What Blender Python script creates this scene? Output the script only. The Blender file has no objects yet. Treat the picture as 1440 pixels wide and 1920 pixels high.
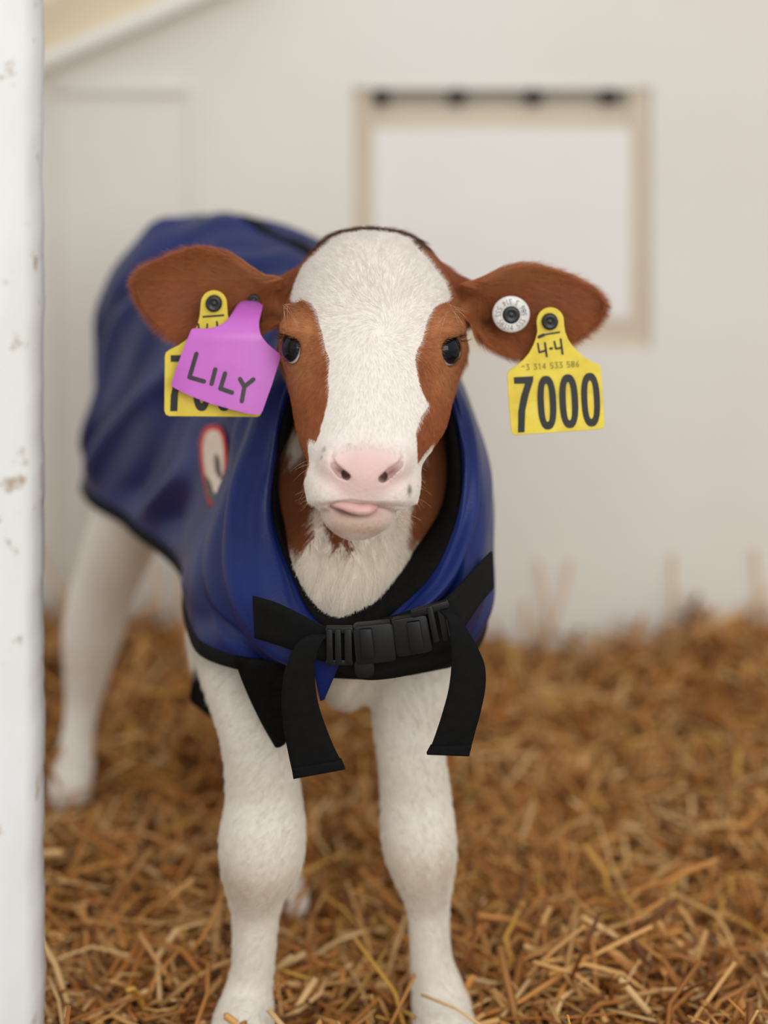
import bpy, bmesh, math, random
import numpy as np
from mathutils import Vector
rng = np.random.default_rng(7)
random.seed(7)
C = bpy.context.scene.collection
scene = bpy.context.scene

# ------------------------------------------------------------------ camera, light, exposure
F, H, YH = 3900.0, 1.164, -121.0      # focal length in pixels, camera height (m), row of the horizon
def P(px, py, d):
    """point at distance d (m) seen at pixel px, py"""
    return np.array([(px - 720.0) / F * d, d, H - (py - YH) / F * d])
cam_d = bpy.data.cameras.new('camera'); cam = bpy.data.objects.new('camera', cam_d); C.objects.link(cam)
cam.location = (0, 0, H); cam.rotation_euler = (math.radians(90), 0, 0)
cam_d.sensor_fit = 'AUTO'; cam_d.sensor_width = 36.0; cam_d.lens = F * 36 / 1920
cam_d.shift_y = -(960 - YH) / 1920
cam_d.clip_start = 0.05
cam_d.dof.use_dof = True; cam_d.dof.focus_distance = 1.985; cam_d.dof.aperture_fstop = 1.55
scene.camera = cam
scene.view_settings.view_transform = 'Standard'; scene.view_settings.look = 'None'
scene.view_settings.gamma = 1; scene.view_settings.use_curve_mapping = False
scene.view_settings.exposure = 0.42
scene.cycles.use_denoising = True
scene.cycles.max_bounces = 6

world = bpy.data.worlds.new('overcast_sky'); scene.world = world; world.use_nodes = True
nt = world.node_tree; nt.nodes.clear()
wo = nt.nodes.new('ShaderNodeOutputWorld'); wb = nt.nodes.new('ShaderNodeBackground')
tc = nt.nodes.new('ShaderNodeTexCoord'); sx = nt.nodes.new('ShaderNodeSeparateXYZ'); cr = nt.nodes.new('ShaderNodeValToRGB')
mp = nt.nodes.new('ShaderNodeMapRange'); mp.inputs[1].default_value = -1; mp.inputs[2].default_value = 1
nt.links.new(tc.outputs['Generated'], sx.inputs[0]); nt.links.new(sx.outputs['Z'], mp.inputs[0])
nt.links.new(mp.outputs[0], cr.inputs[0]); nt.links.new(cr.outputs[0], wb.inputs[0]); nt.links.new(wb.outputs[0], wo.inputs[0])
e = cr.color_ramp.elements
e[0].position = 0.0; e[0].color = (0.46, 0.42, 0.36, 1)
e[1].position = 1.0; e[1].color = (1.0, 1.0, 1.02, 1)
k = e.new(0.47); k.color = (0.52, 0.47, 0.41, 1)
k = e.new(0.53); k.color = (0.78, 0.79, 0.80, 1)
wb.inputs[1].default_value = 0.78

def area(name, loc, target, size, energy, color):
    l = bpy.data.lights.new(name, 'AREA'); l.shape = 'RECTANGLE'; l.size = size[0]; l.size_y = size[1]
    l.energy = energy; l.color = color
    o = bpy.data.objects.new(name, l); C.objects.link(o); o.location = loc
    o.rotation_euler = (Vector(target) - Vector(loc)).to_track_quat('-Z', 'Y').to_euler()
    return o
area('daylight_through_open_front', (0.7, -1.5, 2.1), (0, 2.2, 0.5), (2.6, 1.8), 58, (1.0, 0.985, 0.96))

# ------------------------------------------------------------------ materials
def srgb(r, g, b):
    def f(c):
        c /= 255.0
        return c / 12.92 if c <= 0.04045 else ((c + 0.055) / 1.055) ** 2.4
    return (f(r), f(g), f(b), 1.0)
def mat(name, col, rough=0.6, col2=None, scale=20, bump=0.0, bscale=200, spec=0.5, sheen=0.0, metal=0, attr=None, coat=0.0, detail=4, stretch=None, sss=0.0):
    m = bpy.data.materials.new(name); m.use_nodes = True
    n = m.node_tree.nodes; l = m.node_tree.links; b = n['Principled BSDF']
    b.inputs['Base Color'].default_value = col; b.inputs['Roughness'].default_value = rough
    b.inputs['Specular IOR Level'].default_value = spec; b.inputs['Metallic'].default_value = metal
    b.inputs['Sheen Weight'].default_value = sheen; b.inputs['Coat Weight'].default_value = coat
    if sss: b.inputs['Subsurface Weight'].default_value = sss; b.inputs['Subsurface Radius'].default_value = (0.01, 0.004, 0.003)
    tcn = n.new('ShaderNodeTexCoord'); vec = tcn.outputs['Object']
    if stretch:
        mpn = n.new('ShaderNodeMapping'); mpn.inputs['Scale'].default_value = stretch; l.new(vec, mpn.inputs[0]); vec = mpn.outputs[0]
    if attr:
        a = n.new('ShaderNodeAttribute'); a.attribute_name = attr; l.new(a.outputs['Color'], b.inputs['Base Color'])
    elif col2:
        no = n.new('ShaderNodeTexNoise'); no.inputs['Scale'].default_value = scale; no.inputs['Detail'].default_value = detail
        mx = n.new('ShaderNodeMix'); mx.data_type = 'RGBA'
        rr = n.new('ShaderNodeMapRange'); rr.inputs[1].default_value = 0.35; rr.inputs[2].default_value = 0.65
        l.new(vec, no.inputs['Vector']); l.new(no.outputs['Fac'], rr.inputs[0]); l.new(rr.outputs[0], mx.inputs['Factor'])
        mx.inputs['A'].default_value = col; mx.inputs['B'].default_value = col2; l.new(mx.outputs['Result'], b.inputs['Base Color'])
    if bump:
        no = n.new('ShaderNodeTexNoise'); no.inputs['Scale'].default_value = bscale; no.inputs['Detail'].default_value = 3
        bp = n.new('ShaderNodeBump'); bp.inputs['Strength'].default_value = bump; bp.inputs['Distance'].default_value = 0.002
        l.new(vec, no.inputs['Vector']); l.new(no.outputs['Fac'], bp.inputs['Height']); l.new(bp.outputs[0], b.inputs['Normal'])
    return m
M = {}
M['wall'] = mat('cream_plastic_wall', srgb(230, 227, 218), 0.5, srgb(224, 219, 208), 2.0, bump=0.1, bscale=30)
M['panel'] = mat('white_plastic_panel', srgb(238, 235, 230), 0.45, srgb(234, 230, 224), 3.0)
M['frame'] = mat('beige_plastic_frame', srgb(214, 200, 180), 0.5, srgb(206, 191, 168), 4.0)
M['beam'] = mat('yellowed_plastic_beam', srgb(222, 206, 174), 0.5, srgb(214, 198, 166), 4.0)
M['recess'] = mat('dark_recess', srgb(170, 162, 150), 0.8, srgb(158, 150, 138), 8.0)
M['bolt'] = mat('dark_bolt', srgb(34, 28, 24), 0.6, srgb(28, 24, 20), 60)
M['post'] = mat('worn_white_paint', srgb(226, 228, 228), 0.5, srgb(214, 214, 211), 9, bump=0.5, bscale=60, stretch=(1, 1, 0.35))
pm = M['post'].node_tree; pn = pm.nodes; plk = pm.links; pb = pn['Principled BSDF']
sp_n = pn.new('ShaderNodeTexNoise'); sp_n.inputs['Scale'].default_value = 38; sp_n.inputs['Detail'].default_value = 5; sp_r = pn.new('ShaderNodeMapRange'); sp_r.inputs[1].default_value = 0.63; sp_r.inputs[2].default_value = 0.72
sp_t = pn.new('ShaderNodeTexCoord'); plk.new(sp_t.outputs['Object'], sp_n.inputs['Vector']); plk.new(sp_n.outputs['Fac'], sp_r.inputs[0])
sp_m = pn.new('ShaderNodeMix'); sp_m.data_type = 'RGBA'; src_ = pb.inputs['Base Color'].links[0].from_socket
plk.new(sp_r.outputs[0], sp_m.inputs['Factor']); plk.new(src_, sp_m.inputs['A']); sp_m.inputs['B'].default_value = srgb(168, 152, 130); plk.new(sp_m.outputs['Result'], pb.inputs['Base Color'])
M['soil'] = mat('straw_litter', srgb(120, 74, 34), 0.95, srgb(70, 40, 18), 30, bump=1.0, bscale=60)
M['straw'] = mat('straw', srgb(190, 140, 80), 0.55, attr='straw_color', spec=0.35)
M['skin'] = mat('calf_coat', srgb(235, 228, 220), 0.75, attr='coat', bump=0.35, bscale=260, spec=0.25)
M['fur'] = mat('calf_fur', srgb(235, 228, 220), 0.62, attr='coat', spec=0.25)
M['tongue'] = mat('wet_tongue', srgb(208, 168, 160), 0.42, srgb(198, 154, 146), 120, bump=0.3, bscale=900, sss=0.1)
M['eyelash'] = mat('pale_lash', srgb(205, 170, 130), 0.5, srgb(150, 110, 75), 90)
M['dlash'] = mat('dark_lash', srgb(70, 40, 28), 0.5, srgb(50, 30, 22), 90)
M['blue'] = mat('navy_nylon', srgb(20, 37, 98), 0.40, srgb(14, 27, 78), 7, bump=0.2, bscale=420, spec=0.26, sheen=0.0)
M['black'] = mat('black_webbing', srgb(15, 15, 15), 0.85, srgb(11, 11, 11), 120, bump=0.6, bscale=1400, spec=0.18)
M['lining'] = mat('black_fleece', srgb(20, 19, 18), 0.95, srgb(13, 13, 12), 90, bump=1.0, bscale=500, spec=0.1)
M['buckle'] = mat('black_plastic', srgb(11, 11, 12), 0.45, srgb(15, 15, 16), 60, spec=0.3)
M['yellow'] = mat('yellow_tag_plastic', srgb(226, 204, 66), 0.45, srgb(214, 188, 56), 45, bump=0.08, bscale=120)
M['purple'] = mat('purple_tag_plastic', srgb(200, 108, 200), 0.4, srgb(192, 98, 192), 22, bump=0.05, bscale=120)
M['white_tag'] = mat('white_tag_plastic', srgb(222, 220, 214), 0.4, srgb(205, 202, 196), 150)
M['ink'] = mat('black_ink', srgb(24, 24, 24), 0.5, srgb(30, 30, 30), 60)
M['marker'] = mat('brown_marker', srgb(62, 52, 58), 0.55, srgb(54, 46, 50), 60)
M['grey_ink'] = mat('grey_print', srgb(140, 128, 60), 0.6, srgb(130, 118, 56), 60)
M['tag_ink'] = mat('grey_ring_print', srgb(160, 158, 152), 0.6, srgb(145, 142, 138), 60)
M['button'] = mat('dark_rubber_stud', srgb(34, 38, 38), 0.38, srgb(28, 30, 31), 60)
M['red'] = mat('red_patch_border', srgb(205, 62, 45), 0.8, srgb(180, 50, 40), 200)
M['patch'] = mat('cream_patch', srgb(222, 205, 188), 0.8, srgb(212, 190, 170), 200)
M['patch_dark'] = mat('dark_patch_print', srgb(78, 72, 66), 0.8, srgb(100, 92, 84), 200)

# ------------------------------------------------------------------ mesh helpers
def mesh_obj(name, verts, faces, m, parent=None, smooth=True, rel=None):
    me = bpy.data.meshes.new(name)
    v = np.asarray(verts, dtype=float)
    if parent is not None and rel is None: rel = parent.get('_o')
    if rel is not None: v = v - np.array(rel)
    me.from_pydata([tuple(p) for p in v], [], faces); me.materials.append(m)
    if smooth: me.shade_smooth()
    me.update()
    o = bpy.data.objects.new(name, me); C.objects.link(o)
    if parent is not None: o.parent = parent
    return o
def fixn(o):
    bm = bmesh.new(); bm.from_mesh(o.data); bmesh.ops.recalc_face_normals(bm, faces=bm.faces); bm.to_mesh(o.data); bm.free(); return o
def tag(o, label=None, cat=None, group=None, kind=None):
    if label: o['label'] = label
    if cat: o['category'] = cat
    if group: o['group'] = group
    if kind: o['kind'] = kind
    return o
ORIG = {}
def empty(name, loc):
    o = bpy.data.objects.new(name, None); C.objects.link(o); o.location = loc; ORIG[o.name] = np.array(loc, float)
    return o
def part(name, verts, faces, m, root, parent=None, smooth=True):
    """a mesh given in world coordinates, stored relative to its top-level root"""
    o = mesh_obj(name, verts, faces, m, None, smooth, rel=ORIG[root.name] if root is not None else None)
    o.parent = parent or root
    return o
def bevel(o, w, seg=2):
    b = o.modifiers.new('bevel', 'BEVEL'); b.width = w; b.segments = seg; b.limit_method = 'ANGLE'; return o
def box(x0, x1, y0, y1, z0, z1):
    v = [(x, y, z) for x in (x0, x1) for y in (y0, y1) for z in (z0, z1)]
    return v, [(0, 1, 3, 2), (4, 6, 7, 5), (0, 4, 5, 1), (2, 3, 7, 6), (0, 2, 6, 4), (1, 5, 7, 3)]
def catmull(pts, n, closed=False):
    p = np.asarray(pts, float); m = len(p)
    if closed: q = np.vstack([p[-1], p, p[0], p[1]]); segs = m
    else: q = np.vstack([2 * p[0] - p[1], p, 2 * p[-1] - p[-2]]); segs = m - 1
    t = np.linspace(0, segs, n, endpoint=not closed); i = np.minimum(t.astype(int), segs - 1); u = (t - i)[:, None]
    a, b, c, d = q[i], q[i + 1], q[i + 2], q[i + 3]
    return 0.5 * (2 * b + (c - a) * u + (2 * a - 5 * b + 4 * c - d) * u ** 2 + (3 * b - a - 3 * c + d) * u ** 3)
def grid_faces(nu, nv, closed_v=False, off=0):
    f = []
    for i in range(nu - 1):
        for j in range(nv if closed_v else nv - 1):
            a = i * nv + j; b = i * nv + (j + 1) % nv
            f.append((off + a, off + b, off + b + nv, off + a + nv))
    return f
def slab(poly, dfun, thick, fillets=False):
    """flat plate with the outline poly (pixels) at distance dfun(px,py), thickness away from the viewer"""
    n = len(poly); v = [P(x, y, dfun(x, y)) for x, y in poly] + [P(x, y, dfun(x, y)) + np.array([0, thick, 0]) for x, y in poly]
    return v, [tuple(range(n)), tuple(range(2 * n - 1, n - 1, -1))] + [(i, i + n, (i + 1) % n + n, (i + 1) % n) for i in range(n)]
def sheet(poly, dfun, thick, step=5.0):
    """curved plate: the outline filled with a fine triangulation"""
    from mathutils.geometry import delaunay_2d_cdt
    p = [Vector(q) for q in poly]; a = np.array(poly); n = len(p)
    gx_, gy_ = np.meshgrid(np.arange(a[:, 0].min(), a[:, 0].max(), step), np.arange(a[:, 1].min(), a[:, 1].max(), step))
    gx_, gy_ = gx_.ravel(), gy_.ravel(); ins = np.zeros(len(gx_), bool); j = n - 1
    for i in range(n):
        c = ((a[i, 1] > gy_) != (a[j, 1] > gy_)) & (gx_ < (a[j, 0] - a[i, 0]) * (gy_ - a[i, 1]) / (a[j, 1] - a[i, 1] + 1e-9) + a[i, 0]); ins ^= c; j = i
    dm = np.min(np.hypot(gx_[:, None] - a[None, :, 0], gy_[:, None] - a[None, :, 1]), 1); k = ins & (dm > step * 0.5)
    p += [Vector((x, y)) for x, y in zip(gx_[k], gy_[k])]
    co, _, tri, *_r = delaunay_2d_cdt(p, [], [list(range(n))], 1, 1e-4)
    m = len(co); v = [P(c.x, c.y, dfun(c.x, c.y)) for c in co]; v += [q + np.array([0, thick, 0]) for q in v]
    fs = [tuple(t) for t in tri] + [tuple(i + m for i in t[::-1]) for t in tri]
    ed = {}
    for t in tri:
        for x, y in zip(t, list(t[1:]) + [t[0]]): ed[(x, y)] = 1
    fs += [(y, x, x + m, y + m) for (x, y) in ed if (y, x) not in ed]
    return v, fs
def stroke(pts, w, dfun, thick=0.0003, cap=6):
    """marker stroke: rounded polyline outline of width w (pixels)"""
    vs, fs = [], []
    p = [np.array(q, float) for q in pts]
    for a, b in zip(p[:-1], p[1:]):
        t = (b - a) / (np.linalg.norm(b - a) + 1e-9); ang = math.atan2(t[1], t[0])
        poly = [tuple(b + w / 2 * np.array([math.cos(ang + s), math.sin(ang + s)])) for s in np.linspace(-math.pi / 2, math.pi / 2, cap)]
        poly += [tuple(a + w / 2 * np.array([math.cos(ang + s), math.sin(ang + s)])) for s in np.linspace(math.pi / 2, 1.5 * math.pi, cap)]
        v, f = slab(poly, dfun, thick); k = len(vs); vs += v; fs += [tuple(i + k for i in q) for q in f]
    return vs, fs
def merge(*parts):
    vs, fs = [], []
    for v, f in parts:
        k = len(vs); vs += list(v); fs += [tuple(i + k for i in q) for q in f]
    return vs, fs
def round_poly(poly, r=4, n=4):
    """round the corners of a polygon in pixels"""
    p = np.array(poly, float); out = []
    for i in range(len(p)):
        a, b, c = p[i - 1], p[i], p[(i + 1) % len(p)]
        ra = min(r, np.linalg.norm(a - b) * 0.45); rc = min(r, np.linalg.norm(c - b) * 0.45)
        s = b + (a - b) / np.linalg.norm(a - b) * ra; e_ = b + (c - b) / np.linalg.norm(c - b) * rc
        for t in np.linspace(0, 1, n): out.append(tuple((1 - t) ** 2 * s + 2 * t * (1 - t) * b + t * t * e_))
    return out
def ribbon(L, R, thick, n=40, m=6, bow=0.0):
    """webbing between two edges given as (px,py,d) lists"""
    a = catmull([P(*q) for q in L], n); b = catmull([P(*q) for q in R], n)
    tan = np.gradient((a + b) / 2, axis=0); nor = np.cross(b - a, tan); nor /= np.linalg.norm(nor, axis=1)[:, None] + 1e-9
    nor[nor[:, 1] > 0] *= -1
    s = np.linspace(0, 1, m); rows = []
    for i in range(n):
        loop = [a[i] * (1 - t) + b[i] * t + nor[i] * (thick / 2 + bow * 4 * t * (1 - t)) for t in s] + \
               [a[i] * (1 - t) + b[i] * t - nor[i] * (thick / 2 - bow * 4 * t * (1 - t)) for t in s[::-1]]
        rows += loop
    f = grid_faces(n, 2 * m, True); f += [tuple(range(2 * m))[::-1], tuple(range((n - 1) * 2 * m, n * 2 * m))]
    return rows, f
def tube(pts, radii, seg=8, flat=None):
    p = np.asarray(pts, float); n = len(p); t = np.gradient(p, axis=0); t /= np.linalg.norm(t, axis=1)[:, None] + 1e-9
    rows = []
    up = np.array([0, 0, 1.0])
    for i in range(n):
        u = up if abs(t[i] @ up) < 0.95 else np.array([1.0, 0, 0])
        x = np.cross(t[i], u); x /= np.linalg.norm(x); y = np.cross(x, t[i])
        r = radii[i] if hasattr(radii, '__len__') else radii
        for k in range(seg):
            a = 2 * math.pi * k / seg
            rows.append(p[i] + x * math.cos(a) * r * (flat[0] if flat else 1) + y * math.sin(a) * r * (flat[1] if flat else 1))
    f = grid_faces(n, seg, True) + [tuple(range(seg))[::-1], tuple(range((n - 1) * seg, n * seg))]
    return rows, f

# ================================================================== THE SETTING
WY = 3.25
def wall_pts(rects_y):  # not used outside
    return None
# floor
v = []; f = []
def ground(x, y):
    x = np.asarray(x, float); y = np.asarray(y, float)
    t = np.clip((y - 2.6) / 0.6, 0, 1); s = t * t * (3 - 2 * t)
    a = np.interp(x, [-1.3, -0.5, -0.3, 0, 0.15, 0.27, 0.42, 0.52, 0.62, 1.3], [0.095, 0.09, 0.075, 0.06, 0.062, 0.035, 0.03, 0.055, 0.075, 0.08])
    return s * a + 0.008 * np.sin(x * 11 + y * 5) + 0.008 * np.sin(y * 13 - x * 4) - 0.012
gx = np.linspace(-1.3, 1.3, 60); gy = np.linspace(1.4, WY + 0.0, 50)
G = np.array([(x, y, ground(x, y)) for y in gy for x in gx])
o = mesh_obj('floor', G, grid_faces(50, 60), M['soil']); tag(o, kind='structure')
# back wall with a rectangular vent opening, leaning moulded plastic
def WP(px, py, dd=0.0): return P(px, py, WY + dd)
wx0, wx1, wz0, wz1 = WP(662, 0)[0], WP(1222, 0)[0], WP(0, 655)[2], WP(0, 165)[2]
X = [-1.4, wx0, wx1, 1.4]; Z = [-0.05, wz0, wz1, 2.2]
v = []; f = []
for i in range(3):
    for j in range(3):
        if i == 1 and j == 1: continue
        bv, bf = box(X[i], X[i + 1], WY, WY + 0.06, Z[j], Z[j + 1]); k = len(v); v += bv; f += [tuple(a + k for a in q) for q in bf]
bm = bmesh.new(); vv = [bm.verts.new(p) for p in v]
for q in f: bm.faces.new([vv[i] for i in q])
bmesh.ops.remove_doubles(bm, verts=bm.verts, dist=1e-5)
seen = {}
for fc in list(bm.faces):
    c = tuple(round(a, 4) for a in fc.calc_center_median()); seen.setdefault(c, []).append(fc)
for c, fs in seen.items():
    if len(fs) > 1: bmesh.ops.delete(bm, geom=fs, context='FACES_ONLY')
bmesh.ops.recalc_face_normals(bm, faces=bm.faces)
me = bpy.data.meshes.new('wall_back'); bm.to_mesh(me); bm.free(); me.materials.append(M['wall'])
o = bpy.data.objects.new('wall_back', me); C.objects.link(o); tag(o, kind='structure')
# window / vent : frame, recessed panel, dark gap, bolts
win = empty('window_1', (0.5 * (wx0 + wx1), WY, wz0)); tag(win, kind='structure')
fr = []
def rbox(px0, px1, py0, py1, y0, y1):
    a = WP(px0, py1); b = WP(px1, py0); return box(a[0], b[0], WY + y0, WY + y1, a[2], b[2])
part('window_frame', *merge(rbox(662, 700, 165, 655, 0.010, 0.05), rbox(1182, 1222, 165, 655, 0.010, 0.05),
     rbox(700, 1182, 200, 243, 0.016, 0.05), rbox(700, 1182, 598, 655, 0.010, 0.05)), M['frame'], win, smooth=False)
part('pane', *rbox(700, 1182, 243, 598, 0.006, 0.05), M['panel'], win, smooth=False)
part('recess', *rbox(700, 1182, 165, 200, 0.018, 0.058), M['recess'], win, smooth=False)
part('lintel', *rbox(688, 1190, 158, 167, -0.002, 0.05), M['wall'], win, smooth=False)
for bx in (715, 858, 1001, 1143):
    c = WP(bx, 181); p_ = [c + np.array([0, y, 0]) for y in (0.05, 0.03, -0.004, -0.010)]
    part('bolt', *tube(p_, [0.012, 0.014, 0.014, 0.011], 12), M['bolt'], win)
# raised panel at left and slanted roof rib
o = bevel(mesh_obj('trim_1', *merge(rbox(112, 345, 150, 178, -0.012, 0.02), rbox(350, 372, 160, 1130, -0.008, 0.02), rbox(96, 112, 160, 1130, -0.008, 0.02)), M['wall'], smooth=False), 0.006); tag(o, kind='structure')
a = [WP(-120, 155), WP(-120, 75), WP(560, -230), WP(560, -140)]
def prism(poly, y0, y1):
    n = len(poly); v = [(p[0], y0, p[2]) for p in poly] + [(p[0], y1, p[2]) for p in poly]
    return v, [tuple(range(n)), tuple(range(2 * n - 1, n - 1, -1))] + [(i, i + n, (i + 1) % n + n, (i + 1) % n) for i in range(n)]
o = mesh_obj('trim_2', *prism([WP(-120, 205), WP(-120, 85), WP(520, -175), WP(520, -90)], WY - 0.03, WY + 0.02), M['beam'], smooth=False); tag(fixn(o), kind='structure')
o = bevel(mesh_obj('trim_3', *prism([WP(-120, 222), WP(-120, 186), WP(520, -95), WP(520, -52)], WY - 0.055, WY + 0.02), M['wall'], smooth=False), 0.01); tag(fixn(o), kind='structure')
# foreground door jamb
JD = 1.80
zz = np.linspace(-0.02, 1.9, 140); rows = []
prof = [(-520, 0.0), (40, 0.0), (52, 0.004), (60, 0.012), (63, 0.03), (62, 0.06), (-520, 0.06)]
for z in zz:
    for i, (px, dy) in enumerate(prof):
        j = 1.3 * math.sin(z * 31) + 1.1 * math.sin(z * 83 + 1) + 0.8 * math.sin(z * 190) if px > 45 else 0
        rows.append(((px - 720 + j + (0.5 - z) * 2.5) / F * JD, JD + dy, z))
jf = grid_faces(len(zz), len(prof), True)
o = fixn(mesh_obj('door_frame_1', rows, jf, M['post'], smooth=True)); tag(o, kind='structure'); o.name = 'trim_4'

# ------------------------------------------------------------------ straw
def straw_mesh(N, seed):
    r = np.random.default_rng(seed)
    y = 1.86 + (WY - 0.03 - 1.86) * r.random(N) ** 0.85; x = (r.random(N) * 2 - 1) * (0.30 * y + 0.12)
    L = r.uniform(0.04, 0.15, N) * np.where(r.random(N) < 0.15, 1.6, 1); az = r.random(N) * math.pi * 2
    el = r.normal(0.0, 0.34, N); up = r.random(N) < 0.035; el[up] = r.uniform(0.4, 1.2, up.sum()); L[up] *= 0.7
    clump = 0.5 + 0.5 * np.sin(x * 9 + 1.3 * np.sin(y * 7)) * np.sin(y * 11 + 1.7 * np.sin(x * 6))
    z = ground(x, y) + r.random(N) ** 1.2 * (0.010 + 0.065 * clump ** 1.5) + 0.004
    d = np.stack([np.cos(az) * np.cos(el), np.sin(az) * np.cos(el), np.sin(el)], 1)
    side = np.stack([-np.sin(az), np.cos(az), 0 * az], 1); upv = np.cross(d, side)
    wd = r.uniform(0.0015, 0.0046, N); th = wd * r.uniform(0.35, 0.9, N)
    c = np.stack([x, y, z], 1); z_up = np.where(up, L * 0.35, 0); c[:, 2] += z_up
    b1 = r.normal(0, 0.17, N) * L; b2 = r.normal(0, 0.08, N) * L
    V = np.zeros((N, 4, 4, 3))
    for i, t in enumerate((-0.5, -0.17, 0.17, 0.5)):
        p = c + d * (L * t)[:, None] + side * (b1 * (1 - (2 * t) ** 2))[:, None] + np.array([0, 0, 1.0]) * (b2 * (1 - (2 * t) ** 2))[:, None]
        p[:, 2] = np.maximum(p[:, 2], ground(p[:, 0], p[:, 1]) - 0.002); p[:, 1] = np.minimum(p[:, 1], WY - 0.014)
        for j, (a, b) in enumerate(((1, 0), (0, 1), (-1, 0), (0, -1))):
            V[:, i, j] = p + side * (a * wd)[:, None] - upv * (b * th)[:, None]
    base = np.arange(N)[:, None, None] * 16; fi = np.array([[i * 4 + j, i * 4 + (j + 1) % 4, i * 4 + 4 + (j + 1) % 4, i * 4 + 4 + j] for i in range(3) for j in range(4)] + [[0, 3, 2, 1], [12, 13, 14, 15]])
    Fc = (base + fi[None]).reshape(-1, 4)
    pal = np.array([srgb(212, 164, 104)[:3], srgb(194, 136, 72)[:3], srgb(172, 112, 52)[:3], srgb(226, 190, 138)[:3], srgb(122, 74, 32)[:3], srgb(206, 160, 76)[:3]])
    w = r.choice(6, N, p=[0.2, 0.27, 0.23, 0.1, 0.13, 0.07]); col = pal[w] * r.uniform(0.62, 1.08, (N, 1)) * np.array([1.0, 0.95, 0.84])
    return V.reshape(-1, 3), Fc, np.repeat(col, 16, axis=0)
def fast_mesh(name, V, Fc, m, attr=None, attr_name=None, smooth=True):
    me = bpy.data.meshes.new(name); nf = len(Fc); k = Fc.shape[1]
    me.vertices.add(len(V)); me.vertices.foreach_set('co', np.ascontiguousarray(V, dtype=np.float32).ravel())
    me.loops.add(nf * k); me.loops.foreach_set('vertex_index', np.ascontiguousarray(Fc, dtype=np.int32).ravel())
    me.polygons.add(nf); me.polygons.foreach_set('loop_start', np.arange(0, nf * k, k, dtype=np.int32))
    if attr is not None:
        a = me.attributes.new(attr_name, 'FLOAT_COLOR', 'POINT'); a.data.foreach_set('color', np.hstack([attr, np.ones((len(attr), 1))]).astype(np.float32).ravel())
    me.materials.append(m); me.update(calc_edges=True); me.validate()
    if smooth: me.shade_smooth()
    o = bpy.data.objects.new(name, me); C.objects.link(o); return o
sv, sf, sc_ = straw_mesh(28000, 3)
# a few stalks standing against the wall
ex = []
for (x0, y0, x1, y1) in ((1030, 1200, 1008, 1050), (1030, 1190, 1072, 1048), (1310, 1190, 1280, 1110), (1422, 1190, 1415, 1030), (1255, 1200, 1262, 1040), (690, 1200, 660, 1120), (130, 1150, 60, 1010), (100, 1190, 130, 1100), (300, 1150, 285, 1060), (330, 1150, 345, 1050), (980, 1200, 985, 1130)):
    ex.append(tube([P(x0, y0, WY - 0.06), P((x0 + x1) / 2 + 4, (y0 + y1) / 2, WY - 0.035), P(x1, y1, WY - 0.014)], 0.0028, 4))
for (x0, y0, d0, x1, y1, d1) in ((790, 1865, 2.13, 905, 1925, 2.09), (1180, 1925, 2.2, 1222, 1770, 2.26), (1132, 1900, 2.2, 1200, 1800, 2.22), (700, 1920, 2.2, 640, 1790, 2.3), (335, 1920, 2.2, 322, 1800, 2.26), (90, 1830, 2.2, 118, 1930, 2.15), (1010, 1915, 2.18, 1130, 1790, 2.3)):
    ex.append(tube([P(x0, y0, d0), P((x0 + x1) / 2 + 6, (y0 + y1) / 2 - 5, (d0 + d1) / 2), P(x1, y1, d1)], 0.0018, 4))
ev, ef = merge(*ex); ev = np.array(ev); q4 = np.array([q for q in ef if len(q) == 4])
sv2 = np.vstack([sv, ev]); sf2 = np.vstack([sf, q4 + len(sv)]); scc = np.vstack([sc_, np.tile(np.array(srgb(214, 176, 122)[:3]), (len(ev), 1))])
so = fast_mesh('straw_bedding', sv2, sf2, M['straw'], scc, 'straw_color', smooth=False)
tag(so, 'loose golden brown straw bedding covering the ground under the calf', 'straw', kind='stuff')

# ================================================================== THE CALF
# implicit surface, everything in metres
def pchip(xs, ys, x):
    xs = np.asarray(xs, float); ys = np.asarray(ys, float); h = np.diff(xs); dl = np.diff(ys) / h
    m = np.zeros(len(xs)); m[0] = dl[0]; m[-1] = dl[-1]
    for i in range(1, len(xs) - 1):
        m[i] = 0 if dl[i - 1] * dl[i] <= 0 else 2 * dl[i - 1] * dl[i] / (dl[i - 1] + dl[i])
    x = np.clip(x, xs[0], xs[-1]); i = np.clip(np.searchsorted(xs, x) - 1, 0, len(h) - 1)
    t = (x - xs[i]) / h[i]; t2 = t * t; t3 = t2 * t
    return (2 * t3 - 3 * t2 + 1) * ys[i] + (t3 - 2 * t2 + t) * h[i] * m[i] + (-2 * t3 + 3 * t2) * ys[i + 1] + (t3 - t2) * h[i] * m[i + 1]
def smin(a, b, k):
    h = np.clip(0.5 + 0.5 * (b - a) / k, 0, 1); return b * (1 - h) + a * h - k * h * (1 - h)
def smax(a, b, k): return -smin(-a, -b, k)
def ell(p, c, r, R=None):
    q = p - c
    if R is not None: q = q @ R
    q = q / r; k0 = np.sqrt((q * q).sum(-1)) + 1e-9; k1 = np.sqrt(((q / r) ** 2).sum(-1)) + 1e-9
    return k0 * (k0 - 1) / k1
def rcone(p, a, b, ra, rb):
    ba = b - a; L2 = ba @ ba; t = np.clip(((p - a) @ ba) / L2, 0, 1)
    return np.linalg.norm(p - (a + t[:, None] * ba), axis=1) - (ra + (rb - ra) * t)
def px_m(r, d): return r * d / F
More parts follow.
